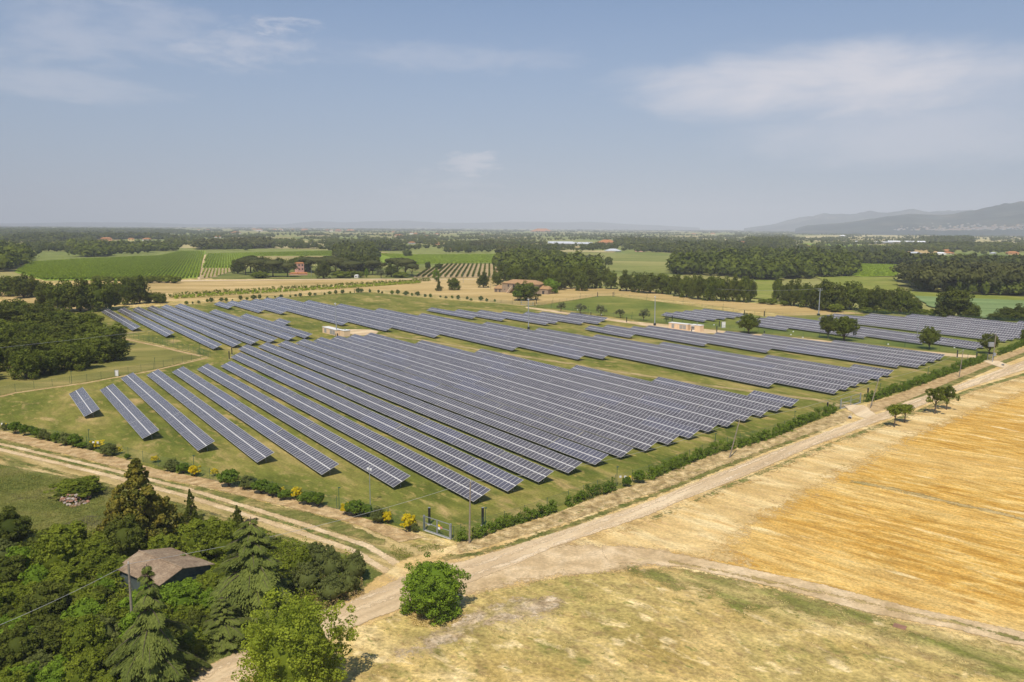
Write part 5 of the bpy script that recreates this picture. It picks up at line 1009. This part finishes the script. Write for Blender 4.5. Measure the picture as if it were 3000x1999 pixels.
wood(zq([(-160, 236), (380, 222), (600, 214), (1000, 228), (1225, 238), (1225, 258), (960, 246), (700, 240), (400, 256), (-160, 262)], 0, 600), 'second dark wood strip in the far left distance', 11, 12, seed=8, mat='dark')
wood(zq([(-160, 168), (560, 176), (1200, 184), (1300, 194), (1000, 200), (480, 198), (360, 212), (-160, 205)], 0, 600), 'hazy wood in the far left distance', 17, 13, seed=9, mat='dark')
wood(zq([(1350, 285), (1860, 268), (1880, 300), (1760, 318), (1500, 330), (1350, 312)], 0, 600), 'pine grove above the right vineyard', 8, 11, 'umb', 'pine', seed=10)
wood(zq([(1080, 455), (1110, 395), (1250, 372), (1600, 412), (1770, 460), (1790, 540), (1500, 540), (1180, 480)], 1000, 600), 'dense wood behind the stone farmhouse', 8.5, 11, seed=11, mat='oak')
wood(zq([(1180, 345), (1300, 350), (1620, 385), (1760, 400), (1740, 420), (1500, 400), (1250, 375)], 1000, 600), 'grey-green scrub along the meadow', 6, 7, seed=12, mat='olive')
wood(zq([(-40, 330), (230, 345), (250, 385), (80, 380), (-40, 370)], 1000, 600), 'oak grove behind the pines', 7, 12, seed=13, mat='dark')
wood(zq([(900, 285), (1180, 300), (1240, 345), (1180, 385), (1080, 360), (1060, 320), (910, 318)], 1000, 600), 'umbrella pines beyond the green field', 8, 11, 'umb', 'pine', seed=14)
wood(zq([(1890, 255), (2200, 262), (2353, 300), (2353, 345), (2250, 330), (2180, 325), (1890, 300)], 1000, 600), 'dark grove around the far pink house', 8, 11, seed=15, mat='dark')
wood(zq([(170, 285), (400, 280), (430, 318), (170, 322)], 1000, 600), 'dark grove left of the far villas', 8, 10, seed=16, mat='dark')
wood(zq([(1640, 345), (1990, 340), (2000, 365), (1640, 366)], 2000, 560), 'dark trees right of the white shed', 10, 14, seed=17, mat='dark')
wood(zq([(1550, 395), (2240, 395), (2240, 420), (2080, 420), (1550, 410)], 2000, 560), 'trees between the far right houses', 13, 11, 'umb', 'dark', seed=18)
# hedgerows and scattered trees over the far plain
r = np.random.default_rng(77); XP = []; HP = []; WP = []
holes = [zq([(95, 462), (200, 395), (1240, 318), (1760, 316), (2353, 318), (2353, 520), (200, 530)], 0, 600), zq([(0, 325), (500, 330), (1100, 335), (2353, 345), (2353, 620), (0, 620)], 1000, 600), zq([(860, 490), (1720, 515), (2353, 540), (2353, 800), (440, 800)], 2000, 560), [(1600, 705), (1830, 705), (1830, 725), (1600, 725)]]
holes.append(zq([(640, 232), (1120, 228), (1140, 275), (640, 275)], 0, 600))
def okpx(x, y): return not any(inside(h, np.array([x]), np.array([y]))[0] for h in holes)
for i in range(1000):
    y = 669.5 + 76 * r.uniform() ** 1.9; x = r.uniform(-250, 3250); ln = r.uniform(10, 150) * (.5 + (y - 665) / 60); dy = r.uniform(-1, 1) * (y - 664) * .06
    if x > 2250: y += 6
    n = int(r.integers(3, 22))
    for k in range(n):
        q = k / max(1, n - 1); xx = x + ln * q + r.normal(0, 1.2); yy = y + dy * q + r.normal(0, .3)
        if yy > 748 or yy < 669: continue
        if not okpx(xx, yy): continue
        p = G(xx, yy); d = np.linalg.norm(p)
        if d > 9000: continue
        XP.append(p); HP.append(r.uniform(6, 13)); WP.append(r.uniform(7, 14) * (1 + d / 9000))
LOGN.append(('scatter', len(XP), 0)); XP = np.array(XP); HP = np.array(HP); WP = np.array(WP); dd = np.linalg.norm(XP, axis=1)
for lo, hi, nc, sz, lb, mt in ((0, 1700, 70, .16, 'scattered trees and hedgerows over the nearer plain', 'dark'), (1700, 3200, 34, .22, 'scattered trees and hedgerows in the middle plain', 'dark'), (3200, 9001, 16, .34, 'hazy hedgerows towards the horizon', 'dark')):
    m = (dd >= lo) & (dd < hi)
    if m.sum(): tag(link('far_trees', wood_mesh('far_trees', XP[m], HP[m], WP[m], 'oak', nc, sz, LF[mt], 90 + nc)), lb, 'trees', kind='stuff')
# belts far out, closing the horizon
for j, (y, n) in enumerate(((676, 520), (673.5, 560), (671.5, 560), (680, 300))):
    X = np.linspace(-300, 3300, n); P_ = []; 
    for x in X:
        yy = y + (x - 1500) * .0062 + r.normal(0, .5) + 1.2 * math.sin(x * .006 + j)
        if r.uniform() < .3 + .25 * math.sin(x * .013 + j * 2): continue
        if x > 2300 and r.uniform() < .5: continue
        p = G(x, yy + (.8 if yy < 667 + (x - 1500) * .0064 else 0)); 
        if np.linalg.norm(p) < 14000: P_.append(p)
    P_ = np.array(P_)
    if len(P_): d_ = np.linalg.norm(P_, axis=1); tag(link('far_trees', wood_mesh('far_trees', P_, np.full(len(P_), 12.) * r.uniform(.6, 1.3, len(P_)), 7 * d_ / 1000 * r.uniform(.8, 1.6, len(P_)), 'oak', 14, .34, LF['dark'], 120 + j)), f'tree line on the horizon, {ordn(j)} of four layers', 'trees', kind='stuff')

# ------------------------------------------------------------------ vineyards
def vines(px, spacing, ang, label, hgt=1.7, wid=.9, mat='vine', seed=1, gap=0):
    P = GP(px); A_ = np.array(P); c, s = math.cos(-ang), math.sin(-ang); Rm = np.array([[c, -s], [s, c]]); Q = A_ @ Rm.T; lo, hi = Q.min(0), Q.max(0); r = np.random.default_rng(seed); C = []; Rr = []
    for y in np.arange(lo[1], hi[1], spacing):
        xs = np.arange(lo[0], hi[0], 1.5); ok = inside([tuple(q) for q in Q], xs, np.full(len(xs), y)); xs = xs[ok]
        if gap: xs = xs[r.uniform(0, 1, len(xs)) > gap]
        for x in xs: C.append((x + r.normal(0, .25), y + r.normal(0, .08), hgt * r.uniform(.5, .68)))
    C = np.array(C); C[:, :2] = C[:, :2] @ Rm
    # each vine: a squashed irregular box of six leafy cards standing crosswise
    n = len(C); up = np.tile([0, 0, 1.0], (n, 1)); parts = []; Fs = []; Ts = []; off = 0; dirx = np.array([math.cos(ang), math.sin(ang), 0]); diry = np.array([-math.sin(ang), math.cos(ang), 0])
    for k in range(4):
        jit = r.normal(0, .16, (n, 3)); Pn = C + jit; nv = (diry * (1 if k % 2 else -1) + np.array([0, 0, .9 if k < 2 else .3])) + r.normal(0, .35, (n, 3)); nv /= np.linalg.norm(nv, axis=1)[:, None]
        t_ = dirx + r.normal(0, .12, (n, 3)); b_ = np.cross(nv, t_); b_ /= np.linalg.norm(b_, axis=1)[:, None]; a_ = .95; hh = hgt * .42 * r.uniform(.8, 1.3, (n, 1))
        V = np.stack([Pn - t_ * a_ - b_ * hh, Pn + t_ * a_ - b_ * hh, Pn + t_ * a_ + b_ * hh, Pn - t_ * a_ + b_ * hh], 1).reshape(-1, 3); V[:, 2] = np.maximum(V[:, 2], .15); parts.append(V); Fs.append(np.arange(4 * n).reshape(n, 4) + off); off += 4 * n; Ts.append(r.uniform(0, 1, n))
    tag(link('vineyard_rows', np_mesh('vineyard_rows', np.concatenate(parts), np.concatenate(Fs), LF[mat], None, np.concatenate(Ts))), label, 'vineyard', kind='stuff'); LOGN.append((label, n, 4))
va = G(646, 744.5) - G(637.5, 784); VA = math.atan2(va[1], va[0])
vines(zr([(110, 460), (205, 402), (550, 379), (1100, 354), (1240, 322), (1415, 322), (1372, 500), (1230, 510), (300, 518)]), 2.9, VA + .02, 'bright green vineyard rows left of the farm lane', seed=1)
vines(zr([(1430, 340), (1730, 334), (2353, 322), (2353, 350), (1740, 353), (1658, 436), (1394, 434)]), 2.9, VA, 'green vineyard rows right of the farm lane', seed=2)
vines(zr([(1394, 442), (1655, 440), (1480, 498), (1390, 512)]), 2.9, VA, 'young vine rows on bare brown soil below the farm lane', 1.1, .5, seed=3, gap=.3)
vb = G(1336, 778) - G(1306, 812); VB = math.atan2(vb[1], vb[0])
vines(zr([(500, 502), (560, 458), (722, 412), (1085, 412), (1120, 460), (1095, 500)], 1000), 4.6, VB, 'widely spaced vine rows on brown soil left of the farmhouse', 1.9, 1.1, seed=4, mat='bush')
vines(zr([(240, 338), (480, 350), (1090, 346), (1135, 398), (700, 405), (520, 410)], 1000), 2.8, VB + .6, 'bright green vineyard in the centre distance', 1.5, seed=5)
vines(zr([(1240, 500), (1120, 495), (1180, 540), (1188, 590), (1470, 590), (1500, 545), (1700, 522), (1100, 498), (880, 494), (1150, 575)], 2000, 560) if False else zr([(900, 496), (1150, 499), (1700, 522), (1490, 546), (1468, 588), (1250, 592), (1190, 585), (1160, 540)], 2000, 560), 2.6, 1.9, 'bright green crop rows in the field behind the right wood', 1.0, seed=6)

# ------------------------------------------------------------------ houses
WM = {n: plain(n + '_wall', c, .9, .08, .3) for n, c in dict(cream=(.66, .55, .38), white=(.75, .70, .64), orange=(.62, .33, .16), pink=(.66, .38, .30), yellow=(.72, .52, .22), brick=(.42, .24, .16), grey=(.45, .44, .42)).items()}
M_TILE = plain('terracotta_tiles', (.44, .19, .07), .9, .22, 2.0); M_TILE2 = plain('old_tiles', (.40, .24, .115), .9, .3, 2.5); M_METR = plain('pale_metal_roof', (.55, .57, .6), .5, .06, .3); M_WROOF = plain('white_sheet_roof', (.82, .82, .82), .6, .04, .3)
M_WIN = plain('window_glass', (.03, .03, .035), .3, .1, 2, 0, .5)
STONE = NT('farm_stone'); _c = STONE.ramp(STONE.noise(1.6, 6, .7), [(.3, (.20, .145, .095)), (.5, (.32, .24, .165)), (.7, (.44, .34, .25))]); STONE.base(STONE.vary(_c, 6, .3)); STONE.bump(STONE.noise(4, 4), .06); STONE = STONE.m
def house(x, yb, wpx, hpx, label, wall='cream', roof=None, rot=0.0, dep=.65, hip=True, wins=0, floors=1, name='house', cat='house', group=None, rh=.22):
    p = G(x, yb); dpt = depth(p); W_ = wpx * dpt / FPX; H_ = hpx * dpt / FPX * 1.02; D_ = W_ * dep; face = math.atan2(p[1], p[0]) - math.pi / 2 + rot
    r = empty(name, (p[0], p[1], 0), face); tag(r, label, cat, group); wm = WM.get(wall, STONE); rm = roof or M_TILE
    MB().box(-W_ / 2, W_ / 2, 0, D_, 0, H_).build('wall', wm, r)
    o = W_ * .04; zr2 = H_ + min(W_, D_) * rh; ins = min(W_, D_) / 2 if hip else 0
    v = [(-W_ / 2 - o, -o, H_), (W_ / 2 + o, -o, H_), (W_ / 2 + o, D_ + o, H_), (-W_ / 2 - o, D_ + o, H_)]
    if W_ >= D_: v += [(-W_ / 2 - o + ins, D_ / 2, zr2), (W_ / 2 + o - ins, D_ / 2, zr2)]; f = [(0, 1, 5, 4), (1, 2, 5), (2, 3, 4, 5), (3, 0, 4), (3, 2, 1, 0)]
    else: v += [(0, -o + ins, zr2), (0, D_ + o - ins, zr2)]; f = [(0, 1, 4), (1, 2, 5, 4), (2, 3, 5), (3, 0, 4, 5), (3, 2, 1, 0)]
    MB().add([(a, b, c + .004) for a, b, c in v], f).build('roof', rm, r)
    for fl in range(floors):
        for i in range(wins):
            cx = -W_ / 2 + W_ * (i + .5) / wins; ww = min(1.2, W_ / wins * .4); z0 = H_ * (fl + .32) / floors; wh = H_ / floors * .42
            MB().box(cx - ww / 2, cx + ww / 2, -.08, -.002, z0, z0 + wh).build('window', M_WIN, r)
    return r, W_, H_, D_
# stone farmhouse
a = G(1470.8, 857); bq = G(1578, 862.5); d = bq - a; Lf = float(np.linalg.norm(d)); rz = math.atan2(d[1], d[0]); He = height_at(a, 829.5); Dp = 11.0
fh = empty('stone_farmhouse', (a[0], a[1], 0), rz); tag(fh, 'old stone farmhouse with terracotta hip roof, outer stair and lean-to on the dry grass', 'farmhouse')
MB().box(0, Lf, 0, Dp, 0, He).build('wall', STONE, fh)
o = .5; MB().add([(-o, -o, He), (Lf + o, -o, He), (Lf + o, Dp + o, He), (-o, Dp + o, He), (5, Dp / 2, He + 2.3), (Lf - 5, Dp / 2, He + 2.3)], [(0, 1, 5, 4), (1, 2, 5), (2, 3, 4, 5), (3, 0, 4), (3, 2, 1, 0)]).build('roof', M_TILE2, fh)
MB().box(-6.2, -.01, .5, 7, 0, 2.3).build('lean_to_wall', STONE, fh); MB().add([(-6.6, 0, 2.3), (-.02, 0, 2.3), (-.02, 7.4, 2.5), (-6.6, 7.4, 2.5), (-4.9, 3.7, 4.4), (-.02, 3.7, 4.4)], [(0, 1, 5, 4), (2, 3, 4, 5), (3, 0, 4), (3, 2, 1, 0), (1, 2, 5)]).build('lean_to_roof', M_TILE2, fh)
for x0, x1, z0, z1, nm in ((-5.2, -4.3, 0, 1.9, 'door'), (-2.3, -1.5, 0, 1.8, 'door'), (4.2, 5.1, 3.9, 5.3, 'window'), (7.9, 9.0, 3.2, 5.3, 'door'), (1.6, 2.3, 1.7, 2.2, 'window'), (3.3, 4.5, 0, 1.9, 'door'), (13, 13.9, 3.9, 5.3, 'window'), (17, 17.9, 3.9, 5.3, 'window')):
    y = .42 if x1 < 0 else -.06; MB().box(x0, x1, y, y + .05, z0, z1).build(nm, M_WIN if x0 != 3.3 else WM['brick'], fh)
b = MB(); b.add([(4.4, -2.2, 0), (6.2, -2.2, 0), (8.8, -2.2, 3.2), (8.0, -2.2, 3.2), (4.4, -.02, 0), (6.2, -.02, 0), (8.8, -.02, 3.2), (8.0, -.02, 3.2)], [(0, 1, 2, 3), (7, 6, 5, 4), (3, 2, 6, 7), (0, 3, 7, 4), (1, 5, 6, 2)]); b.build('stair', STONE, fh)
MB().add([(4.2, -2.35, .1), (4.6, -2.35, .1), (8.3, -2.35, 4.3), (7.9, -2.35, 4.3), (4.2, -2.21, .1), (4.6, -2.21, .1), (8.3, -2.21, 4.3), (7.9, -2.21, 4.3)], [(0, 1, 2, 3), (7, 6, 5, 4), (3, 2, 6, 7), (0, 3, 7, 4), (1, 5, 6, 2)]).build('stair_parapet', WM['cream'], fh)
MB().box(Lf + .01, Lf + 6, 1, 9, 0, 3.4).build('annex_wall', STONE, fh); MB().add([(Lf + .02, .6, 3.4), (Lf + 6.4, .6, 3.2), (Lf + 6.4, 9.4, 3.2), (Lf + .02, 9.4, 3.4), (Lf + .02, 5, 5.4), (Lf + 5, 5, 5.0)], [(0, 1, 5, 4), (1, 2, 5), (2, 3, 4, 5), (3, 2, 1, 0), (0, 4, 3)]).build('annex_roof', M_TILE2, fh)
MB().box(Lf + 2, Lf + 3.4, .93, .98, 0, 2.2).build('door', M_WIN, fh)
# pink tower house
hs = house(882, 806, 21, 33, 'tall pink tower house with terracotta roof among the pines', 'pink', rot=.5, dep=.8, hip=False, wins=2, floors=3, rh=.2)
house(888, 807, 26, 5, 'low annex with terracotta roof at the foot of the pink tower house', 'pink', rot=.3, hip=False); house(862, 807, 26, 5, 'low pink wing left of the pink tower house', 'pink', rot=.1)
house(1043, 815, 12, 8, 'small white gatehouse under the umbrella pines', 'white', M_WROOF, rot=-.6, wins=1)
house(1048, 806, 16, 5, 'small orange roofed hut under the umbrella pines', 'orange')
# distant houses: (x, base, width, eave height, wall, look)
HS = [(312, 706, 30, 8, 'orange', 'long orange house with terracotta roof left of the far yellow one', 3, 1), (384, 706, 17, 7, 'yellow', 'small yellow house in the far left distance', 2, 1), (431, 706, 24, 6, 'white', 'white house below an orange roofed one, far left', 2, 1), (441, 699, 26, 5, 'orange', 'orange house behind the white one, far left', 0, 1),
      (582, 678, 8, 5, 'white', 'tiny white house at the upper edge of the far left wood', 0, 1), (610, 677, 11, 4, 'cream', 'tiny cream house right of the tiny white one', 0, 1), (744, 676, 14, 5, 'cream', 'cream house, left one of a far pair near the horizon', 0, 1), (761, 678, 17, 6, 'white', 'pinkish white house, right one of the far pair', 2, 1),
      (690, 686, 26, 4, 'white', 'long white building left of the far pair', 0, 1), (640, 698, 18, 5, 'white', 'low white house at the pale far field', 0, 1), (803, 677, 12, 5, 'cream', 'small far cream house right of the far pair', 0, 1), (824, 677, 11, 5, 'white', 'small far white house in the horizon hamlet', 0, 1),
      (859, 677, 11, 5, 'cream', 'small far house with red roof in the horizon hamlet', 0, 1), (893, 677, 24, 4, 'orange', 'long far house with orange roof', 0, 1), (958, 678, 12, 4, 'brick', 'far reddish house before the horizon', 0, 1), (971, 679, 9, 5, 'white', 'far white house beside the reddish one', 0, 1), (990, 679, 17, 5, 'brick', 'wide reddish far house left of centre', 0, 1),
      (1028, 680, 24, 5, 'white', 'long white house with red roof near the horizon', 0, 1), (1130, 690, 12, 5, 'cream', 'left small house of the far hamlet', 0, 1), (1152, 682, 9, 4, 'orange', 'orange roofed small house of the far hamlet', 0, 1), (1170, 695, 24, 6, 'cream', 'broad cream house with red roof in the far hamlet', 2, 1), (1206, 687, 10, 5, 'white', 'small white house in the far hamlet', 0, 1),
      (1217, 688, 11, 5, 'orange', 'small orange house in the far hamlet', 0, 1), (1240, 687, 14, 4, 'brick', 'reddish roofed house right of the far hamlet', 0, 1), (1249, 695, 12, 5, 'yellow', 'yellowish house below the reddish roofed one', 0, 1), (1280, 690, 14, 5, 'white', 'white and red house in the far centre', 0, 1), (1058, 723, 26, 6, 'cream', 'cream farm building with several roofs left of centre', 2, 1),
      (1209, 716, 18, 6, 'grey', 'grey house with brown roof above the green field', 1, 1), (1279, 717, 18, 7, 'orange', 'orange house left of the villa grove', 2, 1), (1316, 738, 15, 9, 'cream', 'narrow house with bright red roof beside the villa grove', 2, 2), (1314, 717, 22, 5, 'brick', 'long red roofed building behind the narrow house', 0, 1),
      (1340, 738, 12, 5, 'grey', 'grey shed right of the narrow red roofed house', 0, 1), (1414, 692, 9, 6, 'white', 'bright white small house on the far slope', 1, 1), (1445, 720, 29, 11, 'white', 'large white villa with red hip roof in the centre distance', 5, 2), (1430, 723, 11, 9, 'yellow', 'yellow annex at the left of the large white villa', 1, 2),
      (1775, 716, 52, 6, 'brick', 'long brick farm complex with red roofs', 0, 1), (1805, 717, 26, 5, 'brick', 'brick farm building right of the long complex', 0, 1), (1875, 738, 28, 8, 'pink', 'pink house with red roof in the dark grove', 3, 2), (1800, 738, 42, 3, 'grey', 'low grey shed row in the meadow', 0, 1), (1585, 681, 60, 3, 'cream', 'very long pale building near the horizon', 0, 1),
      (2257, 706, 20, 6, 'white', 'far house with brown roof at the grove edge', 0, 1), (2325, 712, 17, 8, 'white', 'white house with brown roof right of the grove', 2, 1), (2363, 727, 28, 6, 'white', 'white house with orange roof beside the wood', 2, 1), (2178, 713, 18, 4, 'orange', 'orange roofed far house near the pale field', 0, 1),
      (2775, 746, 24, 5, 'cream', 'cream house of the far right farm', 2, 1), (2758, 747, 26, 5, 'white', 'white roofed building of the far right farm', 0, 1), (2778, 741, 30, 6, 'orange', 'house with wide orange roof in the far right farm', 2, 1), (2908, 745, 16, 4, 'grey', 'grey shed between pines on the far right', 0, 1), (2970, 746, 30, 6, 'orange', 'orange roofed house near the right edge', 2, 1),
      (2683, 747, 30, 6, 'grey', 'white and grey shed left of the far right farm', 0, 1), (2773, 727, 14, 4, 'brick', 'red roofed house behind the far right farm', 0, 1), (2885, 724, 20, 4, 'cream', 'far cream farmhouse above the right pines', 0, 1), (2089, 688, 14, 4, 'cream', 'tiny house in the far centre right', 0, 1), (2034, 689, 14, 4, 'cream', 'tiny pale house left of another in the far centre right', 0, 1), (2000, 720, 18, 4, 'orange', 'orange house by the dark wood strip', 0, 1)]
for x, yb, wd, hp, wl, lb, wn, fl in HS:
    rf_ = M_METR if 'grey' in lb and 'shed' in lb else (M_WROOF if 'white roofed' in lb else M_TILE)
    house(x, yb, wd, hp * .82, lb, wl, rf_, random.uniform(-.4, .4), random.uniform(.5, .8), True, wn, fl, group=None)
house(1642, 718, 68, 4, 'long low grey roofed farm shed, left of the pair', 'grey', M_METR, 0, .3, False, name='farm_shed', cat='shed', rh=.3); house(1705, 719, 56, 4, 'long low grey roofed farm shed, right of the pair', 'grey', M_METR, 0, .3, False, name='farm_shed', cat='shed', rh=.3)
house(2655, 716, 92, 6.5, 'very long white industrial shed on the far right plain', 'white', M_WROOF, 0, .3, False, name='warehouse', cat='warehouse', rh=.12); house(2575, 715, 70, 4.5, 'long grey industrial shed left of the white one', 'grey', M_METR, 0, .3, False, name='warehouse', cat='warehouse', rh=.12)
house(2522, 713, 28, 4, 'small white roofed industrial hall', 'white', M_WROOF, 0, .4, False, name='warehouse', cat='warehouse'); house(2469, 695, 18, 3, 'pale domed hall on the far plain', 'cream', M_WROOF, 0, .8, True, name='warehouse', cat='warehouse')

# ------------------------------------------------------------------ hills
M_HILL = ground_mat('wooded_hills', [(.35, (.045, .062, .058)), (.5, (.062, .082, .072)), (.60, (.11, .115, .09)), (.70, (.19, .17, .14))], .0016, .35, .012, bumpd=6, detail=8)  # ramp lightened towards blue-grey: some of the distance haze is put into the colour
def hill(name, sil, dist, run, seed, amp=.12):
    X = np.linspace(sil[0][0], sil[-1][0], 260); Yp = np.interp(X, [q[0] for q in sil], [q[1] for q in sil]); nr = 44; V = []
    for x, y in zip(X, Yp):
        d = ray(x, y); hz = math.hypot(d[0], d[1]); ux, uy = d[0] / hz, d[1] / hz; zc = max(2.0, CAMH + dist * d[2] / hz)
        for j in range(nr):
            s = j / (nr - 1); q = s * 1.35; D = dist - run + run * q; prof = math.sin(min(q, 1) * math.pi / 2) ** 1.5 if q <= 1 else math.cos((q - 1) * 3)
            px, py = ux * D, uy * D; nz = mnoise.fractal(Vector((px * .0011 + seed, py * .0011, 0)), .9, 2.1, 5)
            z = zc * prof * (1 + (amp * nz * 2.2 if q < .97 else 0)) if q <= 1 else zc * prof
            V.append((px, py, max(-5, z - 4 * (1 - min(1, q * 5)))))
    n = len(X); F_ = [(i * nr + j, (i + 1) * nr + j, (i + 1) * nr + j + 1, i * nr + j + 1) for i in range(n - 1) for j in range(nr - 1)]
    me = np_mesh(name, V, F_, M_HILL, smooth=True); at = me.attributes.new('sd', 'FLOAT', 'POINT'); at.data.foreach_set('value', np.full(len(V), 10.0, dtype=np.float32)); o = link(name, me); tag(o, kind='structure'); return o
hill('hills', [(2180, 669), (2260, 661), (2330, 645), (2416, 627), (2490, 630), (2552, 621), (2600, 624), (2663, 615), (2722, 624), (2800, 619), (2900, 622), (3000, 625), (3400, 600)], 15000, 3500, 1)
hill('hills', [(2330, 671), (2365, 662), (2430, 658), (2500, 651), (2595, 636), (2663, 627), (2760, 630), (2850, 624), (2920, 614), (3000, 602), (3150, 575), (3400, 560)], 9500, 3200, 5)
hill('hills', [(-200, 656), (0, 655), (120, 654), (212, 652), (300, 652), (420, 652), (500, 655), (560, 657), (830, 658), (880, 652), (930, 648), (1000, 652), (1090, 649), (1200, 648), (1290, 653), (1400, 653), (1480, 650), (1560, 650), (1640, 652), (1730, 650), (1800, 655), (1900, 660), (2050, 667)], 20000, 3000, 9, .05)
# hillside village
r = np.random.default_rng(21); b = MB(); hp = [o for o in sc.objects if o.name.startswith('hills')][1]; bpy.context.view_layer.update(); c = 0; tries = 0
while c < 240 and tries < 4000:
    tries += 1
    x = r.triangular(2640, 2880, 3010) if c < 170 else r.uniform(2620, 3010); y = 676 - abs(r.normal(0, 6)) - max(0, (x - 2780) * .035) * r.uniform(0, 1.3) + (x - 2800) * .004
    d = Vector(ray(x, y)).normalized(); hit, loc, nor, idx = hp.ray_cast(Vector((0, 0, CAMH)), d)
    if not hit: continue
    w_ = r.uniform(7, 16); h_ = r.uniform(4, 8); px, py, pz = loc; a_ = math.atan2(py, px)
    mi = int(r.integers(0, 3)); b.box(px - w_ / 2, px + w_ / 2, py - w_ / 2, py + w_ / 2, pz - 6, pz + h_, mi); b.add([(px - w_ / 2, py - w_ / 2, pz + h_), (px + w_ / 2, py - w_ / 2, pz + h_), (px + w_ / 2, py + w_ / 2, pz + h_), (px - w_ / 2, py + w_ / 2, pz + h_), (px, py, pz + h_ + 2)], [(0, 1, 4), (1, 2, 4), (2, 3, 4), (3, 0, 4)], 3); c += 1
tag(b.build('hillside_village', [WM['grey'], plain('far_plaster', (.48, .40, .31), .9), WM['grey'], plain('far_tiles', (.30, .18, .12), .9)]), 'pale village spread over the foot of the right hills', 'village', kind='stuff')

# ------------------------------------------------------------------ air
hz = MB().box(-24000, 24000, -3000, 24500, -2, 640).mesh('haze', [])
hm = bpy.data.materials.new('haze'); hm.use_nodes = True; ht = hm.node_tree
for n in list(ht.nodes):
    if n.type == 'BSDF_PRINCIPLED': ht.nodes.remove(n)
pv = ht.nodes.new('ShaderNodeVolumePrincipled'); pv.inputs['Density'].default_value = 1.05e-4; pv.inputs['Color'].default_value = (.92, .96, 1.0, 1); pv.inputs['Anisotropy'].default_value = -.42
ht.links.new(pv.outputs[0], ht.nodes['Material Output'].inputs['Volume']); hz.materials.clear(); hz.materials.append(hm)
tag(link('haze', hz), 'thin summer haze over the plain', 'haze', kind='stuff')
for q in LOGN: print('WOOD', q)
print('FACES', sum(len(m.polygons) for m in bpy.data.meshes), 'OBJS', len(sc.objects))
